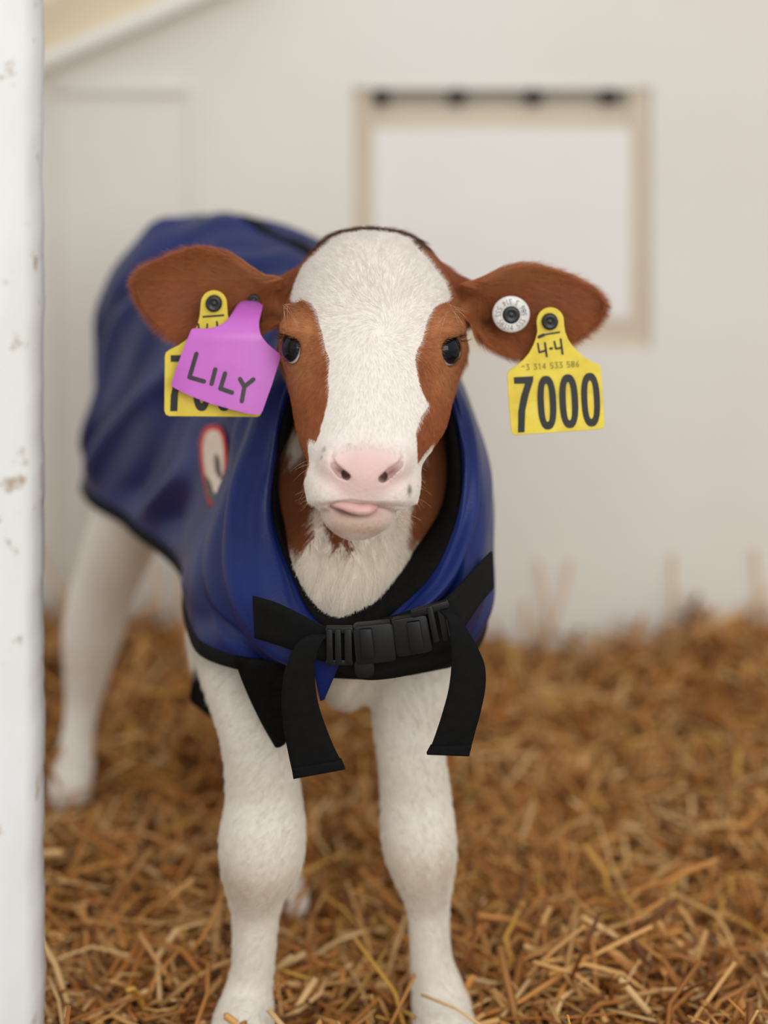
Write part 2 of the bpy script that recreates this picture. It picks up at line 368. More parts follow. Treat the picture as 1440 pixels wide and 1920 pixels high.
# head slices:   row   left  right dfront dwide dback  n
HS = np.array([
 [431.5, 668, 712, 2.080, 2.095, 2.110, 2.0],
 [435, 648, 738, 2.062, 2.092, 2.122, 2.0],
 [442, 628, 762, 2.046, 2.090, 2.135, 2.0],
 [455, 608, 786, 2.030, 2.088, 2.150, 2.1],
 [475, 588, 806, 2.016, 2.086, 2.165, 2.2],
 [500, 569, 827, 2.005, 2.084, 2.180, 2.3],
 [535, 553, 846, 1.996, 2.082, 2.190, 2.35],
 [575, 537, 860, 1.989, 2.080, 2.200, 2.4],
 [615, 526, 872, 1.983, 2.078, 2.200, 2.4],
 [655, 524, 874, 1.976, 2.072, 2.195, 2.4],
 [700, 536, 862, 1.965, 2.064, 2.180, 2.4],
 [750, 547, 848, 1.950, 2.050, 2.160, 2.45],
 [800, 556, 835, 1.934, 2.030, 2.130, 2.5],
 [840, 566, 812, 1.922, 2.008, 2.100, 2.6],
 [870, 577, 792, 1.912, 1.985, 2.070, 2.6],
 [900, 575, 783, 1.906, 1.965, 2.040, 2.5],
 [925, 577, 781, 1.905, 1.958, 2.020, 2.4],
 [938, 578, 781, 1.906, 1.956, 2.010, 2.4],
 [949, 590, 768, 1.912, 1.955, 1.995, 2.3]])
def head_slices(p):
    d = p[:, 1]; px = p[:, 0] / d * F + 720; py = (H - p[:, 2]) / d * F + YH
    cl = lambda c: pchip(HS[:, 0], HS[:, c], py)
    L, R, df, dw, db, n = cl(1), cl(2), cl(3), cl(4), cl(5), cl(6)
    cx = (L + R) / 2; a = (R - L) / 2 / F * dw; xr = (px - cx) / F * d
    # the widest place is half way back, so the silhouette stays at L..R
    b = np.where(d < dw, dw - df, db - dw)
    v = (np.abs(xr) / a) ** n + (np.abs(d - dw) / b) ** n
    v = v ** (1 / n)
    f = (v - 1) * np.minimum(a, b) 
    top = (431.0 - py) / F * d; bot = (py - 950.0) / F * d
    return smax(smax(f, top, 0.004), bot, 0.0070)
def frame_from(n):
    n = np.array(n, float); n /= np.linalg.norm(n); up = np.array([0, 0, 1.0]); x = np.cross(up, n); x /= np.linalg.norm(x); y = np.cross(n, x)
    return np.stack([x, y, n], 1)      # columns: tangent, up, outward
EYES = [dict(c=P(549, 653, 2.011), n=(-0.66, -0.75, 0.06), s=-1), dict(c=P(841, 657, 2.011), n=(0.62, -0.78, 0.04), s=1)]
for E_ in EYES:
    E_['R'] = frame_from(E_['n']); E_['ball'] = E_['c'] - E_['R'][:, 2] * 0.0075
BALL = 0.0170
def torus_e(p, c, R, ra, rb, tr):
    q = (p - c) @ R; th = np.arctan2(q[:, 1] / rb, q[:, 0] / ra); e_ = np.stack([ra * np.cos(th), rb * np.sin(th)], 1)
    tr = tr * (1 + 0.15 * np.sin(th))
    return np.sqrt(((q[:, :2] - e_) ** 2).sum(1) + q[:, 2] ** 2) - tr
def curve_dist(p, pts, radii):
    pts = [np.asarray(q) for q in pts]; out = None
    for a, b, ra, rb in zip(pts[:-1], pts[1:], radii[:-1], radii[1:]):
        s = rcone(p, a, b, ra, rb); out = s if out is None else np.minimum(out, s)
    return out
LEGS = {
 'fl': [(440, 1120, 2.26, 88), (442, 1200, 2.21, 80), (453, 1280, 2.17, 67), (474, 1345, 2.15, 66), (486, 1410, 2.14, 64), (494, 1500, 2.14, 68), (493, 1560, 2.13, 76), (490, 1605, 2.13, 74), (482, 1650, 2.14, 58), (479, 1700, 2.15, 43), (476, 1790, 2.15, 37), (469, 1845, 2.15, 39), (461, 1895, 2.14, 49), (455, 1930, 2.12, 54), (450, 1962, 2.10, 56)],
 'fr': [(776, 1130, 2.28, 88), (772, 1210, 2.24, 80), (770, 1290, 2.20, 74), (768, 1350, 2.19, 66), (772, 1420, 2.18, 60), (780, 1500, 2.18, 63), (784, 1560, 2.17, 66), (790, 1605, 2.17, 62), (797, 1650, 2.18, 48), (803, 1700, 2.19, 37), (808, 1790, 2.19, 35), (818, 1845, 2.19, 43), (828, 1895, 2.18, 52), (832, 1930, 2.16, 54), (834, 1958, 2.14, 56)],
 'bl': [(300, 860, 2.66, 84), (252, 950, 2.69, 72), (224, 1020, 2.72, 66), (202, 1080, 2.745, 60), (185, 1130, 2.76, 58), (173, 1190, 2.77, 55), (164, 1250, 2.77, 44), (154, 1320, 2.77, 31), (145, 1385, 2.76, 29), (140, 1430, 2.75, 36), (134, 1462, 2.74, 38), (130, 1488, 2.72, 38)],
 'br': [(520, 980, 2.62, 90), (512, 1150, 2.66, 60), (498, 1260, 2.70, 48), (500, 1390, 2.62, 32), (508, 1540, 2.54, 30), (528, 1640, 2.49, 34), (540, 1680, 2.47, 36), (548, 1698, 2.45, 30)]}
def legs(p, f):
    for name, ch in LEGS.items():
        dn_ = catmull(ch, (len(ch) - 1) * 4 + 1); pts = [P(a, b, d) for a, b, d, r in dn_]; rr = [px_m(r, d) for a, b, d, r in dn_]
        lo = np.min(pts, 0) - 0.09; hi = np.max(pts, 0) + 0.09
        m = np.all((p > lo) & (p < hi), axis=1)
        if not m.any(): continue
        g = None
        for a, b, ra, rb in zip(pts[:-1], pts[1:], rr[:-1], rr[1:]):
            s = rcone(p[m], a, b, ra, rb); g = s if g is None else smin(g, s, 0.003)
        f[m] = smin(f[m], g, 0.018)
    return f
def front_of(px, py, fn, d0=1.87, d1=2.05):
    ds = np.linspace(d0, d1, 400); v = fn(np.array([P(px, py, d) for d in ds])); k = np.argmax(v < 0); return ds[k]
def muzzle_base(q):
    h = head_slices(q)
    for s_ in (-1, 1):
        h = smin(h, ell(q, P(681 + s_ * 66, 907, 1.945), np.array([0.0185, 0.034, 0.0195])), 0.012)
        h = smin(h, ell(q, P(684 + s_ * 52, 866, 1.925), np.array([0.0165, 0.020, 0.0155])), 0.009)
    h = smin(h, ell(q, P(684, 888, 1.918), np.array([0.022, 0.018, 0.022])), 0.010)
    return smin(h, rcone(q, P(692, 660, 2.010), P(686, 850, 1.950), 0.036, 0.030), 0.02)
NOSTRIL = []
for side_, pl_ in ((-1, [(624, 846), (622, 860), (627, 875), (639, 886), (652, 894)]), (1, [(753, 846), (756, 858), (749, 872), (733, 884), (715, 898)])):
    sf_ = [front_of(a, b, muzzle_base) for a, b in pl_]
    gr_ = [P(a, b, d + 0.0006) for (a, b), d in zip(pl_, sf_)]
    dp_ = [P(a, b - 1, d + o_) for (a, b), d, o_ in zip(pl_[2:], sf_[2:], (0.003, 0.005, 0.006))] + [P(pl_[-1][0] - side_ * -6, pl_[-1][1] - 12, sf_[-1] + 0.026)]
    NOSTRIL.append((side_, gr_, [0.0008, 0.0017, 0.0027, 0.0034, 0.0026], dp_))
def field(p):
    f = np.full(len(p), 1.0)
    # torso inside the blanket, neck, chest
    t = None
    for a, b, ra, rb in ((P(655, 985, 2.26), P(590, 800, 2.42), 0.114, 0.120), (P(590, 800, 2.42), P(440, 715, 2.62), 0.120, 0.120), (P(440, 715, 2.62), P(415, 740, 2.70), 0.120, 0.108)):
        s = rcone(p, a, b, ra, rb); t = s if t is None else smin(t, s, 0.03)
    s = rcone(p, P(695, 640, 2.205), P(670, 900, 2.205), 0.072, 0.094); t = smin(t, s, 0.03)
    s = rcone(p, P(670, 900, 2.205), P(655, 1080, 2.17), 0.094, 0.090); t = smin(t, s, 0.03)
    s = ell(p, P(645, 1082, 2.098), np.array([0.063, 0.062, 0.073])); t = smin(t, s, 0.03)       # breast
    s = ell(p, P(652, 1268, 2.22), np.array([0.026, 0.045, 0.030])); t = smin(t, s, 0.03)       # brisket between the legs
    s = rcone(p, P(672, 1110, 2.14), P(658, 1235, 2.22), 0.05, 0.030); t = smin(t, s, 0.03)
    f = t
    f = legs(p, f)
    # head
    m = (p[:, 1] < 2.36) & (p[:, 2] > 0.50)
    if m.any():
        q = p[m]
        h = head_slices(q)
        for s_, bx in ((-1, 508), (1, 886)):                                                # ear roots
            e_ = rcone(q, P(699 + s_ * 110, 560, 2.125), P(bx - s_ * 8, 563 if s_ < 0 else 566, 2.106), 0.036, 0.0185); h = smin(h, e_, 0.016)
        # jaw, lower lip, chin
        h = smin(h, rcone(q, P(695, 740, 2.12), P(676, 930, 2.00), 0.050, 0.032), 0.02)
        h = smin(h, ell(q, P(672, 957, 1.957), np.array([0.0360, 0.046, 0.0205])), 0.005)
        h = smin(h, ell(q, P(668, 978, 1.953), np.array([0.019, 0.030, 0.0120])), 0.012)
        # cheeks of the muzzle and nose pad
        for s_ in (-1, 1):
            h = smin(h, ell(q, P(681 + s_ * 66, 907, 1.945), np.array([0.0185, 0.034, 0.0195])), 0.012)
            h = smin(h, ell(q, P(684 + s_ * 52, 866, 1.925), np.array([0.0165, 0.020, 0.0155])), 0.009)
        h = smin(h, ell(q, P(684, 888, 1.918), np.array([0.022, 0.018, 0.022])), 0.010)
        # nasal bridge
        h = smin(h, rcone(q, P(692, 660, 2.010), P(686, 850, 1.950), 0.036, 0.030), 0.02)
        # orbits and brows
        for E_ in EYES:
            R = E_['R']; c = E_['c']; s_ = E_['s']
            h = smin(h, ell(q, c - R[:, 2] * 0.013 + np.array([0, 0, 0.003]), np.array([0.0225, 0.0235, 0.016]), R), 0.010)
            h = smin(h, ell(q, P(697 + s_ * 141, 614, 2.012), np.array([0.014, 0.018, 0.009])), 0.012)
            h = smax(h, -ell(q, E_['ball'], np.array([BALL, BALL, BALL]) * 0.99), 0.0015)
            h = smax(h, -ell(q, c + R[:, 2] * 0.006, np.array([0.0134, 0.0152, 0.016]), R), 0.0018)
            lid = torus_e(q, c + R[:, 2] * 0.0010, R, 0.0148, 0.0160, 0.0017); h = smin(h, lid, 0.0022)
            cr_ = curve_dist(q, [c + R @ np.array([s_ * 0.019 * math.cos(a), 0.0215 * math.sin(a), 0.0005]) for a in np.radians([40, 65, 90, 115, 140])], [0.0003, 0.0010, 0.0013, 0.0010, 0.0003])
            h = smax(h, -cr_, 0.0025)
        # nostrils
        for side_, gr, rr_, deep in NOSTRIL:
            n1 = curve_dist(q, gr, rr_); n1 = smin(n1, curve_dist(q, deep, [0.0034, 0.0046, 0.0048, 0.0050]), 0.002)
            h = smax(h, -n1, 0.0022)
        # mouth line
        mo = curve_dist(q, [P(578, 938, 1.955), P(596, 946, 1.925), P(622, 944, 1.912), P(660, 943, 1.906), P(700, 948, 1.906), P(740, 953, 1.912), P(768, 951, 1.93), P(782, 944, 1.955)], [0.0008, 0.0014, 0.0022, 0.0026, 0.0022, 0.0014, 0.001, 0.0008])
        h = smax(h, -mo, 0.0025)
        cav = ell(q, P(660, 953, 1.918), np.array([0.022, 0.016, 0.0052])); h = smax(h, -cav, 0.003)
        # philtrum
        ph = rcone(q, P(684, 925, 1.9), P(684, 944, 1.902), 0.0008, 0.0014); h = smax(h, -ph, 0.003)
        f[m] = smin(f[m], h, 0.022)
    f = smax(f, -(p[:, 2] - 0.0), 0.004)
    return f
def evalf(p, chunk=200000):
    return np.concatenate([field(p[i:i + chunk]) for i in range(0, len(p), chunk)])
def surface_nets(lo, hi, h):
    n = np.ceil((hi - lo) / h).astype(int) + 1; K = 4; nc = (n // K) + 1
    ax = [lo[i] + (np.arange(nc[i]) * K + K / 2) * h for i in range(3)]
    cc = np.stack(np.meshgrid(*ax, indexing='ij'), -1).reshape(-1, 3); cv = evalf(cc)
    act = np.abs(cv) < h * K * 2.2
    idx = np.stack(np.unravel_index(np.nonzero(act)[0], nc), 1) * K
    full = np.where(cv > 0, 1.0, -1.0).reshape(nc); vol = np.repeat(np.repeat(np.repeat(full, K, 0), K, 1), K, 2).astype(np.float32)
    offs = np.stack(np.meshgrid(range(K), range(K), range(K), indexing='ij'), -1).reshape(-1, 3)
    gi = (idx[:, None] + offs[None]).reshape(-1, 3); val = evalf(lo + gi * h); vol[gi[:, 0], gi[:, 1], gi[:, 2]] = val
    S = vol < 0; A = vol
    sh = np.array(vol.shape) - 1
    cnt = np.zeros(sh, np.int16); corners = [(i, j, k) for i in (0, 1) for j in (0, 1) for k in (0, 1)]
    sl = lambda c: (slice(c[0], c[0] + sh[0]), slice(c[1], c[1] + sh[1]), slice(c[2], c[2] + sh[2]))
    for c in corners: cnt += S[sl(c)]
    cells = np.argwhere((cnt > 0) & (cnt < 8)); vid = -np.ones(sh, np.int64); vid[tuple(cells.T)] = np.arange(len(cells))
    acc = np.zeros((len(cells), 3)); num = np.zeros(len(cells))
    for c1 in corners:
        for a in range(3):
            if c1[a]: continue
            c2 = list(c1); c2[a] = 1
            v1 = A[tuple((cells + c1).T)]; v2 = A[tuple((cells + np.array(c2)).T)]; m = (v1 < 0) != (v2 < 0)
            t = np.where(m, v1 / np.where(m, v1 - v2, 1), 0); q = np.tile(np.array(c1, float), (len(cells), 1)); q[:, a] += t
            acc[m] += q[m]; num[m] += 1
    V = lo + (cells + acc / num[:, None]) * h
    faces = []
    for a in range(3):
        b, c = (a + 1) % 3, (a + 2) % 3
        s1 = [slice(0, sh[i]) for i in range(3)]; s2 = list(s1); s2[a] = slice(1, sh[a] + 1)
        g = np.argwhere(S[tuple(s1)] != S[tuple(s2)]); g = g[(g[:, b] > 0) & (g[:, c] > 0)]
        sg = S[tuple(g.T)]
        def at(db, dc):
            k = g.copy(); k[:, b] -= db; k[:, c] -= dc; return vid[tuple(k.T)]
        q = np.stack([at(0, 0), at(1, 0), at(1, 1), at(0, 1)], 1); q[~sg] = q[~sg][:, ::-1]
        faces.append(q[(q >= 0).all(1)])
    return V, np.vstack(faces)
def grad(p, e_=0.0004):
    g = np.zeros_like(p)
    for i in range(3):
        d = np.zeros(3); d[i] = e_; g[:, i] = (evalf(p + d) - evalf(p - d)) / (2 * e_)
    return g
def project(p, it=2, lim=0.002):
    for _ in range(it):
        g = grad(p); v = evalf(p); s = -(v / np.maximum((g * g).sum(1), 0.05))[:, None] * g
        l = np.linalg.norm(s, axis=1)[:, None]; p = p + s * np.minimum(1, lim / (l + 1e-12))
    return p
HS_GRID = 0.0028
V, Q = surface_nets(np.array([-0.50, 1.86, -0.01]), np.array([0.20, 2.92, 0.92]), HS_GRID)
V = project(V, 1)
bm = bmesh.new(); vs = [bm.verts.new(p) for p in V]
for q in Q:
    try: bm.faces.new([vs[i] for i in q])
    except ValueError: pass
bm.verts.ensure_lookup_table()
def projpx(p): return p[:, 0] / p[:, 1] * F + 720, (H - p[:, 2]) / p[:, 1] * F + YH
# refine the face
fed = [ed for ed in bm.edges if ed.verts[0].co.y < 2.075 and ed.verts[0].co.z > 0.575 and ed.verts[1].co.y < 2.075 and ed.verts[1].co.z > 0.575]
bmesh.ops.subdivide_edges(bm, edges=fed, cuts=1, use_grid_fill=True)
bm.normal_update(); bmesh.ops.recalc_face_normals(bm, faces=bm.faces)
V = np.array([v.co[:] for v in bm.verts])
fm = (V[:, 1] < 2.078) & (V[:, 2] > 0.57); V[fm] = project(V[fm], 2)
for v_, c in zip(bm.verts, V): v_.co = c

# ---- ears: cupped blades, added to the same mesh
def ear(top, bot, dbase, dtip, cup0, cup1, nu=48, nv=22, th=0.0055):
    a = catmull(top, nu); b = catmull(bot, nu); rows = []
    for i in range(nu):
        u = i / (nu - 1); d0 = dbase + (dtip - dbase) * u; cup = cup0 + (cup1 - cup0) * min(1, u * 1.3)
        edge = math.sqrt(max(0.0, 1 - max(0, (u - 0.86) / 0.14) ** 2)) if u > 0.86 else 1
        for side in (0, 1):
            for k in range(nv):
                s = k / (nv - 1) if side == 0 else 1 - k / (nv - 1)
                x = a[i][0] * (1 - s) + b[i][0] * s; y = a[i][1] * (1 - s) + b[i][1] * s
                w = 4 * s * (1 - s); prof_ = w ** 0.9
                d = d0 + cup * prof_ * edge - 0.010 * (1 - s) * (1 - u)
                d += 0.022 * math.exp(-((u - 0.16) / 0.10) ** 2 - ((s - 0.66) / 0.16) ** 2)
                d += side * (th * (0.25 + 0.75 * prof_) * edge + 0.0008) * (1.0 + 1.6 * (1 - u))
                # front rolls forward at the upper rim
                rows.append(P(x, y, d))
    fs = grid_faces(nu, 2 * nv, True)
    n = len(rows); fs.append(tuple(range((nu - 1) * 2 * nv, nu * 2 * nv)))
    return np.array(rows), fs
TOPL = [(530, 522), (505, 521), (480, 510), (457, 495), (431, 479), (400, 470), (372, 468), (336, 476), (301, 490), (272, 504), (257, 519), (252, 533)]
BOTL = [(530, 606), (508, 612), (486, 628), (464, 643), (440, 652), (412, 654), (385, 650), (352, 643), (322, 630), (296, 609), (268, 577), (254, 546)]
TOPR = [(862, 533), (880, 531), (905, 523), (942, 506), (972, 498), (1001, 499), (1029, 506), (1055, 514), (1081, 525), (1106, 539), (1124, 554), (1132, 569)]
BOTR = [(866, 596), (880, 601), (900, 634), (922, 651), (948, 664), (972, 670), (1000, 669), (1035, 656), (1068, 642), (1098, 622), (1121, 602), (1131, 581)]
EARS = [ear(TOPL, BOTL, 2.080, 2.085, 0.024, 0.008), ear(TOPR, BOTR, 2.080, 2.085, 0.024, 0.008)]
nbody = len(bm.verts)
for ev_, ef_ in EARS:
    vs = [bm.verts.new(p) for p in ev_]
    nf = [bm.faces.new([vs[i] for i in q]) for q in ef_]
    bmesh.ops.recalc_face_normals(bm, faces=nf)
CO = P(600, 1990, 2.3); CO[2] = 0.0
bm.normal_update()
V = np.array([v.co[:] for v in bm.verts]); N_ = np.array([v.normal[:] for v in bm.verts])

# ---- coat colours
def in_poly(x, y, poly):
    p = np.array(poly, float); r = np.zeros(len(x), bool); j = len(p) - 1
    for i in range(len(p)):
        c = ((p[i, 1] > y) != (p[j, 1] > y)) & (x < (p[j, 0] - p[i, 0]) * (y - p[i, 1]) / (p[j, 1] - p[i, 1] + 1e-9) + p[i, 0]); r ^= c; j = i
    return r
BLAZE = [(640, 425), (619, 453), (600, 469), (578, 489), (560, 508), (551, 525), (549, 544), (546, 567), (556, 568), (568, 562), (583, 569), (594, 583), (599, 606), (606, 633), (611, 656), (618, 674), (617, 689), (615, 711), (617, 728), (614, 758), (605, 790), (599, 813), (593, 828), (579, 821), (577, 843), (580, 871), (574, 893), (560, 910), (560, 1020), (800, 1020), (790, 940), (792, 907), (800, 877), (811, 854), (816, 830), (808, 836), (795, 852), (783, 871), (783, 854), (782, 832), (779, 813), (786, 793), (792, 777), (803, 763), (804, 755), (797, 745), (789, 728), (783, 705), (778, 675), (781, 658), (792, 639), (797, 614), (804, 594), (814, 578), (828, 568), (841, 567), (844, 555), (836, 530), (819, 508), (800, 483), (778, 461), (750, 425)]
NB1 = [(480, 560), (600, 560), (606, 830), (592, 900), (588, 977), (590, 1010), (576, 1021), (566, 1038), (550, 1027), (524, 1012), (470, 990)]
NB2 = [(600, 560), (900, 560), (900, 1040), (840, 974), (828, 990), (792, 1010), (761, 1027), (771, 954), (780, 900), (800, 780)]
NB3 = [(604, 975), (622, 975), (640, 1010), (633, 1030), (618, 1015)]
NB4 = [(632, 990), (650, 1000), (663, 1033), (652, 1036), (638, 1018)]
W1 = [(546, 790), (570, 800), (572, 860), (560, 848), (552, 870), (544, 830)]
WH = np.array(srgb(227, 220, 211)[:3]); BR = np.array(srgb(146, 84, 48)[:3]); TAN = np.array(srgb(172, 116, 76)[:3]); DK = np.array(srgb(86, 48, 28)[:3])
PK = np.array(srgb(212, 180, 174)[:3]); PKD = np.array(srgb(196, 150, 142)[:3]); CREAM = np.array(srgb(232, 221, 205)[:3]); LEGW = np.array(srgb(226, 219, 206)[:3])
def ss(a, b, x):
    t = np.clip((x - a) / (b - a), 0, 1); return t * t * (3 - 2 * t)
def noise2(x, y, s):
    return (np.sin(x * 1.7 * s + 1.3 * np.sin(y * 2.3 * s)) + np.sin(y * 1.9 * s + 1.7 * np.sin(x * 2.9 * s + 1)) + 0.6 * np.sin((x + y) * 4.3 * s)) / 2.6
def coat(p, isear, jit=0.0):
    x, y = projpx(p); d = p[:, 1]
    if np.any(jit): x = x + rng.normal(0, jit, len(x)); y = y + rng.normal(0, jit, len(x))
    n = len(p); col = np.tile(LEGW, (n, 1))
    head = (p[:, 2] > 0.55) & ~isear
    front = d < 2.14
    neck = (y < 1180) & (d > 2.03) & (d < 2.4) & (p[:, 2] > 0.40)
    col[neck] = CREAM * 1.0
    nb = neck & (in_poly(x, y, NB1) | in_poly(x, y, NB2) | in_poly(x, y, NB3) | in_poly(x, y, NB4)) & ~in_poly(x, y, W1)
    col[nb] = BR * 0.8
    hd = head & (d < 2.085) & (y < 1010) & ~(neck & (y > 930) & (d > 2.03)) 
    hd |= head & (y < 800)
    bl = in_poly(x, y, BLAZE) & (d < 2.07) & ((y > 450) | (d < 2.066))
    # brown face
    t = noise2(x, y, 0.05)[:, None]
    brown = BR * (1 + 0.12 * t)
    for ex_, ey_, r_ in ((547, 640, 60), (843, 640, 55), (560, 610, 45), (838, 602, 45), (560, 700, 45), (838, 715, 42)):
        w = np.exp(-(((x - ex_) / r_) ** 2 + ((y - ey_) / r_) ** 2) * 1.4)[:, None] * 0.55
        brown = brown * (1 - w) + TAN * w
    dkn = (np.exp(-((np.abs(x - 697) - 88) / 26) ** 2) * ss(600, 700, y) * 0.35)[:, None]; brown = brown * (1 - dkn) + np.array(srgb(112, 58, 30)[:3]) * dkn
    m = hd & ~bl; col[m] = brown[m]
    m = hd & bl; c = np.tile(WH, (n, 1))
    # nose leather and lips
    w = np.exp(-np.maximum(((x - 684) / 88) ** 2 + ((y - 885) / 55) ** 2, 0.0) ** 2.2)[:, None]; c = c * (1 - w) + PK * w
    w = (np.exp(-(((x - 665) / 72) ** 4 + ((y - 957) / 17) ** 4)) * 0.7)[:, None]; c = c * (1 - w) + PKD * w
    w = (np.exp(-(((x - 668) / 66) ** 4 + ((y - 986) / 22) ** 4)) * 0.8)[:, None]; c = c * (1 - w) + np.array(srgb(180, 148, 128)[:3]) * w
    for nx, ny, nr in ((640, 885, 0.55), (733, 885, -0.62)):
        a_ = (x - nx) * math.cos(nr) + (y - ny) * math.sin(nr); b_ = -(x - nx) * math.sin(nr) + (y - ny) * math.cos(nr)
        w = (np.exp(-((a_ / 17) ** 2 + (b_ / 5) ** 2)) * 0.8)[:, None]; c = c * (1 - w) + np.array(srgb(120, 70, 64)[:3]) * w
    w = (np.exp(-(((x - 690) / 80) ** 2 + ((y - 470) / 28) ** 2)) * 0.25)[:, None]; c = c * (1 - w) + CREAM * w
    w = ((np.exp(-(((x - 768) / 4) ** 2 + ((y - 918) / 9) ** 2)) + np.exp(-(((x - 608) / 3) ** 2 + ((y - 842) / 5) ** 2)) * 0.7 + np.exp(-(((x - 603) / 2) ** 2 + ((y - 857) / 3) ** 2)) * .7 + np.exp(-(((x - 655) / 3) ** 2 + ((y - 833) / 1.6) ** 2)) * .5))[:, None].clip(0, 0.75)
    c = c * (1 - w) + np.array(srgb(70, 60, 45)[:3]) * w
    col[m] = c[m]
    # dark rims of the eyes
    for E_ in EYES:
        r_ = np.linalg.norm(p - E_['c'], axis=1); w = (1 - ss(0.0156, 0.0186, r_))[:, None] * 0.8
        col = np.where(hd[:, None], col * (1 - w) + DK * w, col)
    # poll rim
    m = head & (y < 470) & ~bl; col[m] = DK
    # ears
    m = isear; u = np.abs(x - 697); brown2 = BR * (1.28 + 0.14 * t)
    inner = (np.exp(-(((u - 345) / 80) ** 2 + ((y - 560) / 38) ** 2)) * 0.5)[:, None]; brown2 = brown2 * (1 - inner) + np.array(srgb(176, 108, 82)[:3]) * inner
    col[m] = brown2[m]
    # stained knees and hooves
    kn = (np.exp(-((p[:, 2] - 0.20) / 0.025) ** 2) * 0.6 * (0.5 + 0.5 * noise2(x, y, 0.09)) * (p[:, 2] < 0.4))[:, None].clip(0, 1)
    col = col * (1 - kn) + np.array(srgb(196, 176, 142)[:3]) * kn
    hf = (p[:, 2] < 0.018)[:, None]; col = np.where(hf, np.array(srgb(190, 170, 140)[:3]), col)
    return col
isear = np.arange(len(V)) >= nbody
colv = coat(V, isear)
me = bpy.data.meshes.new('calf')
for v_ in bm.verts: v_.co = v_.co - Vector(CO)
bm.to_mesh(me)
a = me.attributes.new('coat', 'FLOAT_COLOR', 'POINT'); a.data.foreach_set('color', np.hstack([colv, np.ones((len(colv), 1))]).astype(np.float32).ravel())
me.materials.append(M['skin']); me.shade_smooth()
calf = bpy.data.objects.new('calf', me); C.objects.link(calf); calf.location = CO; ORIG[calf.name] = np.array(CO)
tag(calf, 'young red and white calf standing in straw, facing forward with its tongue out', 'calf')

# ---- fur
bmt = bmesh.new(); bmt.from_mesh(me); bmesh.ops.triangulate(bmt, faces=bmt.faces)
T = np.array([[v.index for v in f_.verts] for f_ in bmt.faces]); bmt.free()
A_, B_, C_ = V[T[:, 0]], V[T[:, 1]], V[T[:, 2]]
cn = np.cross(B_ - A_, C_ - A_); ar = np.linalg.norm(cn, axis=1) / 2; cn /= (2 * ar[:, None] + 1e-12)
cen = (A_ + B_ + C_) / 3; tx, ty = projpx(cen); te = isear[T[:, 0]]
w = np.zeros(len(T))
vis = cn[:, 1] < 0.35
w[(cen[:, 2] > 0.55) & (cen[:, 1] < 2.16) & vis & (ty < 1015)] = 1.0
w[te] = 1.25
nk = (ty > 780) & (ty < 1200) & (cen[:, 1] > 2.03) & (cen[:, 1] < 2.24) & (cen[:, 2] > 0.44) & vis & (tx > 490) & (tx < 870); w[nk] = 0.55
fl = (ty > 1230) & (ty < 1380) & (tx > 590) & (tx < 720) & (cen[:, 1] < 2.32); w[fl] = 0.5
lg_ = (cen[:, 2] < 0.43) & (cen[:, 1] < 2.30) & vis & (w == 0); w[lg_] = 0.28
nose = ((tx - 684) / 78) ** 2 + ((ty - 888) / 50) ** 2 < 1; w[nose & ~te & (cen[:, 1] < 2.0)] = 0.0
lips = ((tx - 665) / 70) ** 2 + ((ty - 957) / 17) ** 2 < 1; w[lips & (cen[:, 1] < 1.98)] = 0.0
for E_ in EYES: w[np.linalg.norm(cen - E_['c'], axis=1) < 0.0180] = 0
def curves_obj(name, pts, rad, col, m, root):
    """pts (n,k,3) world"""
    n, k_, _ = pts.shape; cu = bpy.data.hair_curves.new(name); cu.add_curves([k_] * n)
    loc = (pts - ORIG[root.name]).reshape(-1, 3).astype(np.float32)
    cu.attributes['position'].data.foreach_set('vector', loc.ravel()) if 'position' in cu.attributes else cu.position_data.foreach_set('vector', loc.ravel())
    ra = cu.attributes.get('radius') or cu.attributes.new('radius', 'FLOAT', 'POINT'); ra.data.foreach_set('value', rad.reshape(-1).astype(np.float32))
    if col is not None:
        ca = cu.attributes.new('coat', 'FLOAT_COLOR', 'CURVE'); ca.data.foreach_set('color', np.hstack([col, np.ones((n, 1))]).astype(np.float32).ravel())
    cu.materials.append(m); o = bpy.data.objects.new(name, cu); C.objects.link(o); o.parent = root; return o
NH = 290000
pr = ar * w; pr /= pr.sum(); ti = rng.choice(len(T), NH, p=pr); r1 = np.sqrt(rng.random(NH))[:, None]; r2 = rng.random(NH)[:, None]
root = A_[ti] * (1 - r1) + B_[ti] * r1 * (1 - r2) + C_[ti] * r1 * r2; nn = cn[ti]; ie = te[ti]
hx, hy = projpx(root); hd_ = (root[:, 2] > 0.55) & ~ie & (root[:, 1] < 2.09) & ~((hy > 880) & (root[:, 1] > 2.03))
# flow: away from the whorl on the forehead
wh = P(708, 622, 1.982); fl_ = root - wh; rl_ = np.linalg.norm(fl_, axis=1)[:, None]; fl_ /= rl_ + 1e-6
tw = np.exp(-(rl_[:, 0] / 0.035) ** 2) * 0.9 + 0.25 * noise2(hx, hy, 0.018); cw, sw_ = np.cos(tw), np.sin(tw)
fl_ = np.stack([fl_[:, 0] * cw - fl_[:, 2] * sw_, fl_[:, 1], fl_[:, 0] * sw_ + fl_[:, 2] * cw], 1)
dn = np.array([0, -0.3, -1.0]); dirv = np.where(hd_[:, None], fl_ + dn * ss(640, 760, hy)[:, None] * 0.8, dn)
lat = np.sign(hx - 697)
dirv[:, 0] += np.where(hd_, np.tanh((hx - 697) / 60) * 0.25 * (1 - ss(480, 560, hy)), 0)
nz_ = ((hy > 850) & ~hd_)[:, None]
dirv = dirv + nz_ * np.stack([0.75 * noise2(hx, hy * 0.6, 0.05) + 0.5 * noise2(hx + 90, hy, 0.11) + 0.006 * (hx - 670) * ss(1050, 1160, hy), -0.5 * ss(1080, 1160, hy), 0.3 * noise2(hx + 30, hy, 0.09)], 1)
